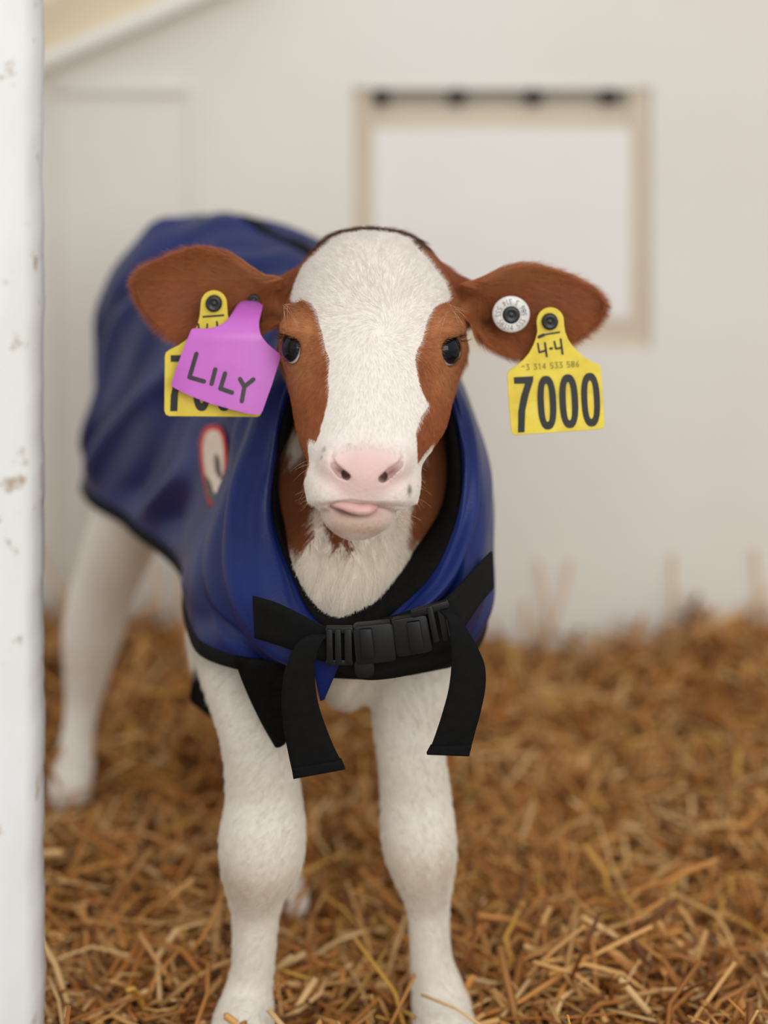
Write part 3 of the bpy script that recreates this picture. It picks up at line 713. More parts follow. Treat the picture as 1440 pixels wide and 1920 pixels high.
dirv[ie] = np.stack([lat[ie] * 1.0, -0.15 + 0 * lat[ie], np.clip((565 - hy[ie]) / 90, -1, 1) * 0.8], 1)
dirv += rng.normal(0, 0.20, dirv.shape)
sw = 0.35 * noise2(hx, hy, 0.045); dirv[:, 0] += np.where(hd_ & (hy < 640), sw, sw * 0.3)
dirv -= nn * (dirv * nn).sum(1)[:, None]; dirv /= np.linalg.norm(dirv, axis=1)[:, None] + 1e-9
ln = np.where(hd_, 0.0050, 0.013); ln = np.where(hd_, 0.0085 - 0.0030 * ss(500, 660, hy) - 0.0018 * ss(780, 860, hy), ln)
ln = np.where(ie, 0.012, ln); nkh = ~hd_ & ~ie; ln = np.where(nkh & (hy > 880), 0.008 + 0.010 * ss(960, 1120, hy), ln)
ln = np.where(nkh & (hy > 1230), 0.007, ln)
ln = ln * np.where(nkh, 1 + 0.35 * noise2(hx, hy, 0.10), 1); ln = ln * rng.uniform(0.5, 1.35, NH)
lift = np.where(hd_, 0.22, 0.35) + rng.normal(0, 0.07, NH); lift = np.where(ie, 0.42, lift)
t_ = np.linspace(0, 1, 4)
pts = root[:, None] - nn[:, None] * 0.0004 + dirv[:, None] * (ln[:, None] * t_)[..., None] * (1 - 0.1 * lift)[:, None, None] + nn[:, None] * ((ln * lift)[:, None] * (t_ - 0.45 * t_ ** 2) * 1.3)[..., None]
pts[:, :, 2] -= (np.where(nkh | ie, 0.10, 0.0) * ln)[:, None] * t_ ** 2
rad = (np.where(nkh, 0.00016, 0.00011)[:, None]) * (1 - 0.8 * t_)[None]
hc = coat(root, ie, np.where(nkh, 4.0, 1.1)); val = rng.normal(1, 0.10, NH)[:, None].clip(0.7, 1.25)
st_ = noise2(hx * 0.5 + 40, hy * 2.2, 0.11) + noise2(hx, hy, 0.16); up_ = np.exp(-((hy - 515) / 26) ** 2) * np.exp(-((np.abs(hx - 697) - 240) / 110) ** 2)
et = (np.clip(0.34 * st_ + 0.8 * up_ + rng.normal(0, 0.16, NH), -0.55, 0.8) * ie)[:, None]
hc = np.where(et > 0, hc * (1 - et) + TAN * et, hc * (1 + et * 0.8))
fs_ = (0.16 * st_ * (hd_ & (hc[:, 2] < 0.35)))[:, None]; hc = hc * (1 + fs_)
isw = (hc[:, 2] > 0.35)[:, None]; hc = np.where(isw, hc * (1 + (val - 1) * 0.45), hc * val * 1.12).clip(0, 0.92)
curves_obj('fur', pts, rad, hc, M['fur'], calf)
# whiskers, brow hairs and lashes
wk = []
for s_, n in ((-1, 46), (1, 42)):
    for i in range(n):
        y = rng.uniform(860, 990) if rng.random() < .7 else rng.uniform(930, 990); base = P(681 + s_ * rng.uniform(86, 100) * (1 if y < 940 else 0.72), y, rng.uniform(1.93, 1.965))
        L_ = rng.uniform(0.008, 0.021); dv = np.array([s_ * 1.0, -0.2, rng.uniform(-1.1, 0.25)]); dv /= np.linalg.norm(dv); t4 = np.linspace(0, 1, 5)
        wk.append(base + dv * (L_ * t4)[:, None] + np.array([0, 0, -1]) * (L_ * 0.35 * t4 ** 2)[:, None])
for cx_, cy_, s_ in ((536, 572, -1), (846, 574, 1)):
    for i in range(9):
        base = P(cx_ + rng.uniform(-6, 6), cy_ + rng.uniform(-4, 10), 2.0); L_ = rng.uniform(0.012, 0.026); a_ = rng.uniform(-0.3, 2.4); dv = np.array([math.cos(a_), -0.5, -0.8 * math.sin(a_) + 0.3]); t4 = np.linspace(0, 1, 5)
        wk.append(base + dv / np.linalg.norm(dv) * (L_ * t4)[:, None] + np.array([0, 0, -1]) * (L_ * 0.3 * t4 ** 2)[:, None])
wk = np.array(wk); curves_obj('whiskers', wk, np.tile(0.00013 * (1 - 0.7 * np.linspace(0, 1, 5)), (len(wk), 1)), None, M['eyelash'], calf)
ORIGc = ORIG['calf']
for E_ in EYES:
    R = E_['R']; c = E_['c']; s_ = E_['s']
    # eyeball
    bme = bmesh.new(); bmesh.ops.create_uvsphere(bme, u_segments=48, v_segments=60, radius=BALL)
    V3 = np.array([v.co[:] for v in bme.verts]); F3 = [tuple(v.index for v in f_.verts) for f_ in bme.faces]; bme.free()
    look = R[:, 2] + np.array([s_ * 0.30, 0.0, 0.20]); look /= np.linalg.norm(look)
    V3 = V3 @ frame_from(look).T; an = np.degrees(np.arccos(np.clip((V3 / BALL) @ look, -1, 1)))[:, None]
    eo = part('eye', E_['ball'] + V3, F3, M['buckle'], calf); eo.data.materials.clear()
    em = bpy.data.materials.new('eye_surface'); em.use_nodes = True; n = em.node_tree.nodes; l = em.node_tree.links; b = n['Principled BSDF']
    b.inputs['Roughness'].default_value = 0.04; b.inputs['Specular IOR Level'].default_value = 0.35; b.inputs['IOR'].default_value = 1.38
    ea = n.new('ShaderNodeAttribute'); ea.attribute_name = 'iris'; l.new(ea.outputs['Color'], b.inputs['Base Color'])
    eo.data.materials.append(em)
    wi = ss(58, 62, an); ec = np.array(srgb(14, 15, 19)[:3]) * (1 - wi) + np.array(srgb(205, 195, 190)[:3]) * wi
    wr = np.exp(-((an - 53) / 4) ** 2); ec = ec * (1 - 0.5 * wr) + np.array(srgb(40, 45, 60)[:3]) * 0.5 * wr
    at_ = eo.data.attributes.new('iris', 'FLOAT_COLOR', 'POINT'); at_.data.foreach_set('color', np.hstack([ec, np.ones((len(ec), 1))]).astype(np.float32).ravel())
    ls = []
    for i in range(90):
        th = math.radians(rng.uniform(28, 165)) if s_ > 0 else math.radians(rng.uniform(15, 152))
        b0 = c + R @ np.array([0.0150 * math.cos(th), 0.0160 * math.sin(th), 0.0024]); out = R @ np.array([0.5 * math.cos(th), 0.15 + 0.3 * math.sin(th), 1.0]); out[0] += s_ * 0.3; out /= np.linalg.norm(out)
        L_ = rng.uniform(0.008, 0.014) ; t4 = np.linspace(0, 1, 5); ls.append(b0 + out * (L_ * t4)[:, None] + np.array([0, 0, -1]) * (L_ * (0.5 * t4 - 0.45 * t4 ** 2))[:, None])
    ls = np.array(ls); curves_obj('eyelashes', ls, np.tile(0.00020 * (1 - 0.7 * np.linspace(0, 1, 5)), (90, 1)), None, M['dlash'], calf)
# tongue
tg = catmull([P(616, 945, 1.930), P(629, 946, 1.914), P(646, 949, 1.9075), P(664, 954, 1.9050), P(682, 956, 1.9060), P(696, 953, 1.911), P(708, 948, 1.924)], 36)
tr_ = pchip([0, 0.12, 0.3, 0.5, 0.7, 0.88, 1], [0.0010, 0.0026, 0.0042, 0.0056, 0.0060, 0.0042, 0.0012], np.linspace(0, 1, 36))
part('tongue', *tube(tg, tr_, 20, (1.15, 0.86)), M['tongue'], calf)

# ================================================================== EAR TAGS
def yellow_digits(D, pts7, zeros, root_, plate):
    part('number', *merge(slab(pts7, D, 0.0004), *[ring(z_, D) for z_ in zeros]), M['ink'], root_, plate, smooth=False)
def ring(z_, D, n=36):
    cx, cy, rx, ry, ix, iy, rot = z_; vs = []; c, s = math.cos(rot), math.sin(rot)
    def pt(a, rx_, ry_):
        x = math.copysign(abs(math.cos(a)) ** (2 / 2.5), math.cos(a)) * rx_; y = math.copysign(abs(math.sin(a)) ** (2 / 2.5), math.sin(a)) * ry_
        X_, Y_ = cx + x * c - y * s, cy + x * s + y * c; return P(X_, Y_, D(X_, Y_))
    for i in range(n):
        a = 2 * math.pi * i / n; o_ = pt(a, rx, ry); i_ = pt(a, ix, iy); vs += [o_, i_, o_ + [0, 0.0004, 0], i_ + [0, 0.0004, 0]]
    fs = []
    for i in range(n):
        a = 4 * i; b = 4 * ((i + 1) % n); fs += [(a, b, b + 1, a + 1), (a + 1, b + 1, b + 3, a + 3), (a, a + 2, b + 2, b)]
    return vs, fs
def stud(px, py, d, r, root_, rim=None):
    c = P(px, py, d); prof_ = [(0, -0.0030), (0.25, -0.0030), (0.3, -0.0022), (0.45, -0.0034), (0.72, -0.0042), (0.93, -0.0034), (1.0, -0.0018), (1.0, 0.004), (0.35, 0.004), (0.3, 0.012)]
    vs = []; n = 28
    for q, y in prof_:
        for i in range(n): a = 2 * math.pi * i / n; vs.append(c + np.array([math.cos(a) * r * q, y, math.sin(a) * r * q]))
    return part('stud', vs, grid_faces(len(prof_), n, True), M['button'], root_)
def c7(x, y): return (x / 4.235 + 840, y / 4.235 + 460)
DR = lambda x, y: 2.068 - 0.00004 * (y - 600) + 0.00002 * abs(x - 1040)
rt = empty('ear_tag', P(1032, 602, 2.07)); tag(rt, 'yellow ear tag fully showing 7000 below a handwritten 4-4, beside the round white button', 'ear tag')
arc = [(1032 + 25.5 * math.cos(a), 602 + 25.5 * math.sin(a)) for a in np.radians(np.linspace(-170, -10, 14))]
poly = [(1007.5, 622), (1006, 602)][::1] + arc + [(1058, 611), (1060, 623), (1065, 636), (1073, 648), (1083, 659), (1094, 669), (1106, 676), (1117, 681), (1124, 685), (1127, 692), (1130, 735), (1133.5, 797), (1132, 802), (1126, 805), (1040, 811), (968, 816), (962, 815), (958.5, 809), (954, 760), (951, 706), (952, 698), (957, 693), (970, 684), (982, 674), (992, 662), (1000, 647), (1004, 636)]
pl = part('plate', *slab(poly, lambda x, y: DR(x, y) + 0.0005, 0.0016), M['yellow'], rt, smooth=False); bevel(fixn(pl), 0.0004, 1)
p7 = [c7(*q) for q in ((522, 1048), (678, 1040), (676, 1075), (640, 1190), (614, 1310), (608, 1484), (556, 1487), (558, 1320), (580, 1200), (612, 1098), (526, 1100))]
zs = [(c7(786, 1250) + (17.5, 50.5, 5.5, 36, -0.045)), (c7(960, 1238) + (17.5, 50.5, 5.5, 36, -0.045)), (c7(1133, 1226) + (17.5, 50.5, 6, 36, -0.045))]
yellow_digits(DR, p7, zs, rt, pl)
part('handwriting', *merge(stroke([c7(*q) for q in ((722, 728), (760, 712))], 6, DR), stroke([c7(*q) for q in ((750, 712), (885, 690))], 3, DR),
     stroke([c7(*q) for q in ((714, 780), (725, 850), (780, 835))], 3.4, DR), stroke([c7(*q) for q in ((770, 775), (785, 882))], 3.6, DR),
     stroke([c7(*q) for q in ((812, 820), (826, 818))], 4, DR), stroke([c7(*q) for q in ((845, 765), (858, 822), (905, 812))], 3.4, DR), stroke([c7(*q) for q in ((895, 745), (910, 862))], 3.6, DR)), M['ink'], rt, pl, smooth=False)
GLY = {'0': [[(0, 0), (1, 0), (1, 2), (0, 2), (0, 0)]], '1': [[(0.1, 0.3), (0.6, 0), (0.6, 2)]], '3': [[(0, 0), (1, 0), (0.4, 0.85), (1, 1.2), (1, 1.8), (0.5, 2), (0, 1.8)]], '4': [[(0.75, 2), (0.75, 0), (0, 1.4), (1, 1.4)]],
       '5': [[(1, 0), (0.1, 0), (0.05, 0.9), (0.8, 0.85), (1, 1.4), (0.7, 2), (0, 1.85)]], '6': [[(0.8, 0), (0.1, 1), (0.1, 1.8), (0.5, 2), (1, 1.7), (0.9, 1.1), (0.2, 1)]], '8': [[(0.5, 0), (1, 0.3), (0.9, 0.8), (0.1, 1.1), (0, 1.7), (0.5, 2), (1, 1.7), (0.9, 1.1), (0.1, 0.8), (0, 0.3), (0.5, 0)]], '^': [[(0, 0.8), (0.5, 0.4), (1, 0.8)]],
       'R': [[(0, 2), (0, 0), (0.9, 0.1), (0.9, 0.9), (0, 1), (1, 2)]], 'U': [[(0, 0), (0, 1.8), (0.5, 2), (1, 1.8), (1, 0)]], 'N': [[(0, 2), (0, 0), (1, 2), (1, 0)]], '9': [[(0.9, 0.9), (0.2, 1), (0, 0.5), (0.4, 0), (0.9, 0.2), (0.9, 1.2), (0.4, 2)]]}
def small_text(s, fn, D, w, adv):
    out = []; x = 0
    for ch in s:
        if ch in GLY:
            for st in GLY[ch]: out.append(stroke([fn(x + a, b) for a, b in st], w, D, cap=3))
        x += adv if ch != ' ' else adv * 0.7
    return merge(*out)
def fnr(a, b):
    x0, y0 = 978, 684; ux = (math.cos(-0.065), math.sin(-0.065)); s = 5.2
    return (x0 + a * s * ux[0] - b * s * ux[1], y0 + a * s * ux[1] + b * s * ux[0])
part('serial_number', *small_text('^3 314 533 586', fnr, DR, 1.3, 1.62), M['grey_ink'], rt, pl, smooth=False)
stud(1031, 603, 2.066, 0.0082, rt)
# left ear: yellow tag behind the purple one
def c3(x, y): return (x / 4.235 + 230, y / 4.235 + 450)
DL = lambda x, y: 2.066 - 0.00003 * (y - 600)
lt = empty('ear_tag', P(401, 568, 2.07)); tag(lt, 'yellow ear tag half hidden behind the purple name tag', 'ear tag')
arc = [(401 + 24.5 * math.cos(a), 569 + 24.5 * math.sin(a)) for a in np.radians(np.linspace(-175, -5, 14))]
poly = [(374, 594)] + arc + [(427, 590), (432, 610), (442, 628), (456, 642), (474, 653), (487, 660), (491, 668), (491, 772), (488, 779), (482, 782), (318, 780.5), (311, 778), (308, 770), (309, 668), (311, 661), (318, 656), (334, 648), (350, 637), (361, 625), (369, 612)]
pl2 = part('plate', *slab(poly, lambda x, y: DL(x, y) + 0.0005, 0.0016), M['yellow'], lt, smooth=False); bevel(fixn(pl2), 0.0004, 1)
p7 = [(320, 666), (357, 666), (357, 676), (342, 708), (334, 738), (332.5, 771), (319, 771), (320, 742), (328, 705), (341, 678.5), (320, 678.5)]
yellow_digits(DL, p7, [(378, 719, 17, 52, 5.5, 37, 0), (420, 719, 17, 52, 5.5, 37, 0), (462, 719, 17, 52, 5.5, 37, 0)], lt, pl2)
part('handwriting', *merge(stroke([c3(640, 610), c3(800, 598)], 3.6, DL), stroke([c3(600, 668), c3(608, 730)], 3.6, DL), stroke([c3(672, 668), c3(668, 720)], 3.2, DL), stroke([c3(748, 650), c3(755, 720)], 3.6, DL)), M['ink'], lt, pl2, smooth=False)
stud(401, 569, 2.064, 0.0082, lt)
# purple name tag
DP = lambda x, y: 2.052 - 0.00006 * (y - 560) + 0.0000006 * (x - 430) ** 2 + 0.040 * max(0.0, min(1.0, (640 - y) / 80)) ** 2.2
pt_ = empty('ear_tag', P(470, 575, 2.06)); tag(pt_, 'purple ear tag with the name LILY written in dark marker', 'ear tag')
poly = [c3(*q) for q in ((915, 510), (940, 490), (1000, 482), (1070, 488), (1112, 520), (1104, 560), (1092, 610), (1082, 660), (1084, 705), (1096, 750), (1116, 785), (1150, 825), (1200, 868), (1240, 898), (1252, 915), (1250, 945), (1185, 1150), (1112, 1355), (1098, 1378), (1075, 1386), (1000, 1380), (860, 1345), (700, 1300), (540, 1240), (410, 1175), (392, 1158), (388, 1135), (440, 980), (500, 820), (540, 722), (552, 706), (570, 702), (640, 706), (710, 700), (770, 680), (820, 650), (855, 605), (885, 555))]
# fill as a grid-like fan so the curved sheet bends smoothly
vs, fs = sheet(poly, DP, 0.0015)
pl3 = fixn(part('plate', vs, fs, M['purple'], pt_, smooth=True)); es_ = pl3.modifiers.new('edge', 'EDGE_SPLIT'); es_.split_angle = 0.9
DPf = lambda x, y: DP(x, y) - 0.0007
part('handwriting', *merge(*[stroke([c3(*q) for q in st], 8.0, DPf, 0.0008, 8) for st in (((585, 905), (530, 1090), (645, 1123)), ((735, 1028), (706, 1142)), ((813, 1060), (776, 1180), (868, 1212)), ((932, 1105), (966, 1165)), ((1037, 1108), (966, 1165), (946, 1280)))]), M['marker'], pt_, pl3, smooth=False)
stud(476, 562, 2.092, 0.006, pt_)
# round white button tag
wt = empty('button_tag', P(959, 590, 2.07)); tag(wt, 'round white button ear tag with a dark centre', 'ear tag')
c = P(958.5, 590, 2.060); vs = []; n = 48; prof_ = [(0.30, 0.0005), (0.46, -0.0012), (0.5, -0.0020), (0.86, -0.0010), (0.97, 0.0004), (1.0, 0.0022), (0.98, 0.0045), (0.3, 0.0050)]
for q, y in prof_:
    for i in range(n): a = 2 * math.pi * i / n; vs.append(c + np.array([math.cos(a) * 0.0188 * q, y, math.sin(a) * 0.0182 * q]))
disc = part('disc', vs, grid_faces(len(prof_), n, True), M['white_tag'], wt)
out = []
for i, ch in enumerate('314 533 586 3 314 533 58'):
    if ch == ' ': continue
    a0 = math.radians(118 - i * 15)
    def fn_(a, b, a0=a0):
        r_ = 32 - b * 4.6 + 0; th = a0 - (a - 0.5) * 0.17; r_ = 20 + b * 4.6; return (958.5 + math.cos(th) * r_, 590 + math.sin(th) * r_)
    for st in GLY[ch]: out.append(stroke([fn_(a, b) for a, b in st], 1.2, lambda x, y: 2.0580, cap=3))
part('serial_number', *merge(*out), M['tag_ink'], wt, disc, smooth=False)
stud(958.5, 590, 2.060, 0.0086, wt)

# ================================================================== THE BLANKET
HEM = 0.440
ST = [  # loops: bottom, then over the viewer's left side and the back, round to the right   (px, py, d)
 # s = 0: collar edge
 [(680, 1176, 2.020), (598, 1160, 2.022), (545, 1065, 2.060), (514, 960, 2.090), (520, 850, 2.105), (548, 735, 2.130), (610, 640, 2.200), (700, 605, 2.240), (785, 640, 2.200), (835, 745, 2.140), (860, 860, 2.115), (856, 975, 2.090), (815, 1065, 2.050), (752, 1130, 2.024)],
 [(678, 1190, 2.008), (585, 1172, 2.008), (528, 1075, 2.040), (496, 960, 2.072), (502, 845, 2.090), (532, 722, 2.120), (600, 622, 2.200), (702, 585, 2.250), (792, 622, 2.200), (846, 730, 2.135), (874, 850, 2.105), (870, 975, 2.075), (828, 1080, 2.035), (758, 1150, 2.010)],
 [(672, 1225, 2.012), (540, 1205, 2.012), (462, 1110, 2.035), (425, 980, 2.095), (440, 850, 2.140), (490, 715, 2.190), (590, 590, 2.260), (702, 545, 2.290), (800, 590, 2.250), (862, 715, 2.190), (902, 850, 2.150), (908, 985, 2.110), (880, 1110, 2.060), (780, 1200, 2.020)],
 [(668, 1258, 2.045), (500, 1262, 2.052), (398, 1175, 2.090), (372, 1060, 2.150), (432, 900, 2.210), (485, 710, 2.270), (580, 560, 2.340), (690, 530, 2.360), (790, 575, 2.330), (866, 720, 2.260), (916, 880, 2.220), (921, 1010, 2.180), (914, 1130, 2.130), (840, 1225, 2.070)],
 [(660, 1300, 2.120), (480, 1310, 2.130), (372, 1230, 2.160), (352, 1060, 2.240), (412, 860, 2.290), (452, 680, 2.340), (560, 530, 2.400), (670, 505, 2.420), (770, 560, 2.390), (850, 710, 2.330), (905, 880, 2.290), (915, 1030, 2.250), (905, 1170, 2.200), (830, 1290, 2.140)],
 [(600, 1250, 2.400), (440, 1230, 2.400), (352, 1120, 2.400), (318, 960, 2.410), (330, 780, 2.420), (375, 620, 2.440), (480, 500, 2.470), (600, 475, 2.480), (720, 530, 2.460), (800, 680, 2.430), (835, 830, 2.410), (840, 960, 2.400), (825, 1100, 2.400), (750, 1210, 2.400)],
 [(500, 1160, 2.560), (350, 1140, 2.560), (255, 1050, 2.560), (235, 900, 2.560), (245, 740, 2.560), (280, 560, 2.570), (370, 440, 2.580), (490, 418, 2.580), (620, 480, 2.580), (700, 620, 2.570), (730, 770, 2.560), (735, 900, 2.560), (715, 1050, 2.560), (640, 1140, 2.560)],
 [(420, 1080, 2.700), (290, 1060, 2.700), (180, 985, 2.700), (160, 850, 2.700), (188, 720, 2.690), (200, 555, 2.690), (285, 432, 2.680), (400, 403, 2.680), (520, 450, 2.690), (600, 590, 2.700), (640, 740, 2.700), (645, 860, 2.700), (625, 1000, 2.700), (550, 1060, 2.700)],
 [(410, 1050, 2.780), (290, 1030, 2.785), (190, 960, 2.790), (172, 840, 2.790), (190, 710, 2.780), (215, 570, 2.770), (295, 460, 2.750), (400, 432, 2.745), (500, 475, 2.760), (570, 600, 2.780), (605, 740, 2.790), (610, 850, 2.790), (590, 960, 2.785), (520, 1030, 2.780)],
 [(405, 980, 2.840), (320, 970, 2.845), (250, 910, 2.850), (235, 830, 2.850), (245, 730, 2.850), (270, 620, 2.840), (330, 540, 2.820), (400, 520, 2.815), (470, 550, 2.830), (520, 630, 2.850), (545, 740, 2.850), (548, 830, 2.850), (530, 900, 2.845), (480, 965, 2.840)]]
LP = np.array([[P(*q) for q in st] for st in ST])         # stations x 14 x 3
def station_curve(k): return catmull(LP[:, k], 181)
LF = np.stack([station_curve(k) for k in range(14)], 1)    # 181 x 14 x 3
NS, NT = 181, 241
def hem_open(i):
    lp = catmull(LF[i], 840, closed=True); ok = lp[:, 2] >= HEM
    if ok.all(): seg = np.vstack([lp, lp[:1]])
    else:
        # contiguous run over the back
        bad = np.nonzero(~ok)[0]; left = bad[bad < 420].max() if (bad < 420).any() else 0; right = bad[bad >= 420].min() if (bad >= 420).any() else 839
        seg = lp[left:right + 1].copy()
        for e0, e1 in ((0, 1), (-1, -2)):
            t = (HEM - seg[e1, 2]) / (seg[e0, 2] - seg[e1, 2] + 1e-9); seg[e0] = seg[e1] + (seg[e0] - seg[e1]) * np.clip(t, 0, 1)
    L_ = np.concatenate([[0], np.cumsum(np.linalg.norm(np.diff(seg, axis=0), axis=1))]); u = np.linspace(0, L_[-1], NT)
    return np.stack([np.interp(u, L_, seg[:, k]) for k in range(3)], 1), ok.all()
shell = []; closed = []
for i in range(NS):
    s_, cl_ = hem_open(i); shell.append(s_); closed.append(cl_)
shell = np.array(shell)
# smooth columns a little where the front opens into the hem
for _ in range(3): shell[1:-1] = 0.25 * shell[:-2] + 0.5 * shell[1:-1] + 0.25 * shell[2:]
tu = np.gradient(shell, axis=0); tv = np.gradient(shell, axis=1); nrm = np.cross(tu, tv); nrm /= np.linalg.norm(nrm, axis=2)[..., None] + 1e-9
cen_ = LF.mean(1)[:, None]; sgn = np.sign((nrm * (shell - cen_)).sum(2))[..., None]; sgn[sgn == 0] = 1; nrm = nrm * np.sign(np.median(sgn))
SU, TV = np.meshgrid(np.linspace(0, 1, NS), np.linspace(0, 1, NT), indexing='ij')
def ridge(a, w_): return np.exp(-(a / w_) ** 2)
fold = np.zeros_like(SU)
lm_m = ss(0.01, 0.06, TV) * ss(0.52, 0.40, TV)
for am, c_, sl_, w_ in ((0.010, 0.20, -0.30, 0.030), (-0.009, 0.265, -0.5, 0.022), (0.007, 0.335, -0.85, 0.028), (-0.013, 0.415, -0.85, 0.026), (0.009, 0.48, -0.80, 0.022), (-0.010, 0.545, -0.8, 0.026), (0.010, 0.62, -0.75, 0.022), (-0.009, 0.68, -0.7, 0.022), (0.008, 0.745, -0.65, 0.018), (-0.008, 0.80, -0.6, 0.022), (0.006, 0.87, -0.5, 0.02)):
    fold += am * ridge(SU - c_ - sl_ * (TV - 0.2) - 0.02 * np.sin(TV * 17 + c_ * 30), w_) * lm_m
tm_ = ss(0.36, 0.44, TV) * ss(0.72, 0.62, TV)
fold += 0.004 * np.sin(SU * 46 + 8 * np.abs(TV - 0.5) * 6) * tm_ * ss(0.4, 0.6, SU)
fold += 0.007 * ridge(SU - 0.13 - 0.08 * (1 - TV), 0.020) * ss(0.62, 0.8, TV) * ss(1.0, 0.93, TV)
fold -= 0.008 * ridge(SU - 0.175 - 0.10 * (1 - TV), 0.020) * ss(0.62, 0.8, TV) * ss(1.0, 0.93, TV)
fold += 0.0012 * np.sin(SU * 62 + 5 * np.sin(TV * 9)) * np.sin(TV * 31 + SU * 11) + 0.0016 * np.sin(SU * 34 + TV * 22)
fold += 0.002 * np.sin(TV * 55 + SU * 16) * ridge(SU - 0.15, 0.12) * (ss(0.2, 0.05, TV) + ss(0.8, 0.95, TV))
fold *= 1.15 * ss(0, 0.04, SU)
bx_, by_ = projpx(shell.reshape(-1, 3)); fold *= 1 - 0.97 * np.exp(-(((bx_ - 400) / 52) ** 4 + ((by_ - 870) / 105) ** 4)).reshape(SU.shape) * ss(0.36, 0.42, SU) * (TV < 0.5)
shell = shell + nrm * fold[..., None]
BO = P(600, 1240, 2.3)
blk = empty('calf_blanket', BO); tag(blk, 'navy blue calf blanket with black straps buckled over the chest', 'blanket')
v2 = shell.reshape(-1, 3); fc = grid_faces(NS, NT)
sh_ = part('shell', v2, fc, M['blue'], blk); fixn(sh_)
mo_ = sh_.modifiers.new('thickness', 'SOLIDIFY'); mo_.thickness = 0.005; mo_.offset = -1 if True else 1
# lining: the turned-in black fleece of the neck opening
rows = []
c0 = shell[0]; mid = c0.mean(0)
for j, (k_, dy) in enumerate(((1.012, -0.002), (0.99, -0.006), (0.955, -0.003), (0.92, 0.012), (0.90, 0.04), (0.90, 0.09), (0.92, 0.15))):
    lf_ = ss(0.0, 0.03, mid[0] - c0[:, 0]) * ss(-0.03, 0.0, mid[2] - c0[:, 2] - 0.0); kk = 1 - (1 - k_) * (1 - 0.85 * lf_)[:, None]
    rows.append(mid + (c0 - mid) * np.hstack([kk, np.ones_like(kk), kk]) + np.array([0, dy, 0]))
lin = part('lining', np.array(rows).reshape(-1, 3), grid_faces(len(rows), NT), M['lining'], blk); fixn(lin)
lm_ = lin.modifiers.new('thickness', 'SOLIDIFY'); lm_.thickness = 0.004; lm_.offset = 0
# black binding along the hem
i0 = next(i for i in range(NS) if not closed[i])
hem_l = shell[i0:, 0]; hem_r = shell[i0:, -1]
def binding(path, wdt=0.0085):
    p = path[::2]; return tube(p, wdt, 12, (0.45, 1.0))
path = np.vstack([hem_l[::-1], hem_r[1:]]) 
part('binding', *binding(path), M['black'], blk)
part('binding', *tube(shell[-1][::4], 0.010, 10), M['black'], blk)
# spine tape
j_top = NT // 2
cols = range(j_top - 5 + 0, j_top + 6)
sp = shell[70:172, j_top - 3:j_top + 3] + nrm[70:172, j_top - 3:j_top + 3] * 0.0015
o = part('spine_tape', sp.reshape(-1, 3), grid_faces(sp.shape[0], sp.shape[1]), M['black'], blk)
# badge on the flank, printed patch lying on the shell
fx_, fy_ = projpx(v2); okb = (np.hypot((fx_ - 400) / 40, (fy_ - 872) / 95) < 1.1) & (SU.ravel() > 0.40) & (TV.ravel() < 0.5)
bxn = lambda a, b: np.stack([np.ones_like(a), a, b, a * a, a * b, b * b, a ** 3, b ** 3], -1)
bcf = np.linalg.lstsq(bxn((fx_[okb] - 400) / 40, (fy_[okb] - 870) / 90), v2[okb, 1], rcond=None)[0]
def on_shell(px, py, lift):
    return P(px, py, float(bxn(np.float64((px - 400) / 40), np.float64((py - 870) / 90)) @ bcf) - lift)
def draped(poly, lift, name, m, parent=None):
    p = np.array(poly, float); c = p.mean(0); n = len(p); vs = []; R_ = 6
    for r_ in range(R_):
        s_ = 1 - r_ / R_
        for q in p: vs.append(on_shell(*(c + (q - c) * s_), lift))
    vs.append(on_shell(*c, lift)); fs = grid_faces(R_, n, True); fs += [((R_ - 1) * n + i, (R_ - 1) * n + (i + 1) % n, R_ * n) for i in range(n)]
    o = part(name, vs, fs, m, blk, parent); o = fixn(o); md = o.modifiers.new('t', 'SOLIDIFY'); md.thickness = 0.0012; md.offset = 0; return o
OUT = [(401, 796), (413, 800), (421, 815), (425, 840), (426, 870), (424, 895), (420, 912), (412, 930), (404, 950), (392, 948), (386, 925), (380, 895), (375, 860), (374, 830), (379, 810), (389, 799)]
oc = np.mean(OUT, 0)
bd = draped(OUT, 0.006, 'badge', M['red']); bd['label'] = 'oval badge with a red border'
draped([tuple(oc + (np.array(q) - oc) * np.array([0.76, 0.86])) for q in OUT], 0.0076, 'badge_field', M['patch'], bd)
draped([(385, 888), (396, 905), (402, 930), (408, 925), (410, 935), (400, 944), (392, 935), (386, 912)], 0.0092, 'badge_print', M['patch_dark'], bd)
draped([(402, 858), (406, 850), (412, 862), (414, 880), (417, 895), (412, 898), (408, 890), (404, 884)], 0.0092, 'badge_print', M['patch_dark'], bd)
# straps
def bpart(name, vf, m=None, parent=None): return part(name, *vf, m or M['black'], blk, parent)
bpart('chest_strap', ribbon([(474, 1118, 1.992), (520, 1132, 1.988), (570, 1156, 1.986), (612, 1176, 1.985), (650, 1180, 1.985)], [(478, 1195, 2.000), (520, 1208, 1.995), (560, 1222, 1.990), (610, 1240, 1.985), (650, 1238, 1.985)], 0.003))
bpart('chest_strap', ribbon([(922, 1034, 2.085), (895, 1062, 2.050), (850, 1110, 2.010), (815, 1138, 1.990), (775, 1160, 1.985)], [(924, 1102, 2.095), (900, 1130, 2.060), (868, 1178, 2.020), (838, 1215, 1.995), (790, 1228, 1.985)], 0.003))
# padded hem of the chest
bpart('chest_pad', ribbon([(600, 1178, 2.005), (660, 1176, 2.000), (730, 1160, 1.998), (800, 1140, 2.000), (850, 1130, 2.015)], [(600, 1238, 2.012), (672, 1268, 2.005), (730, 1268, 2.005), (800, 1252, 2.010), (858, 1232, 2.025)], 0.010, bow=0.006))
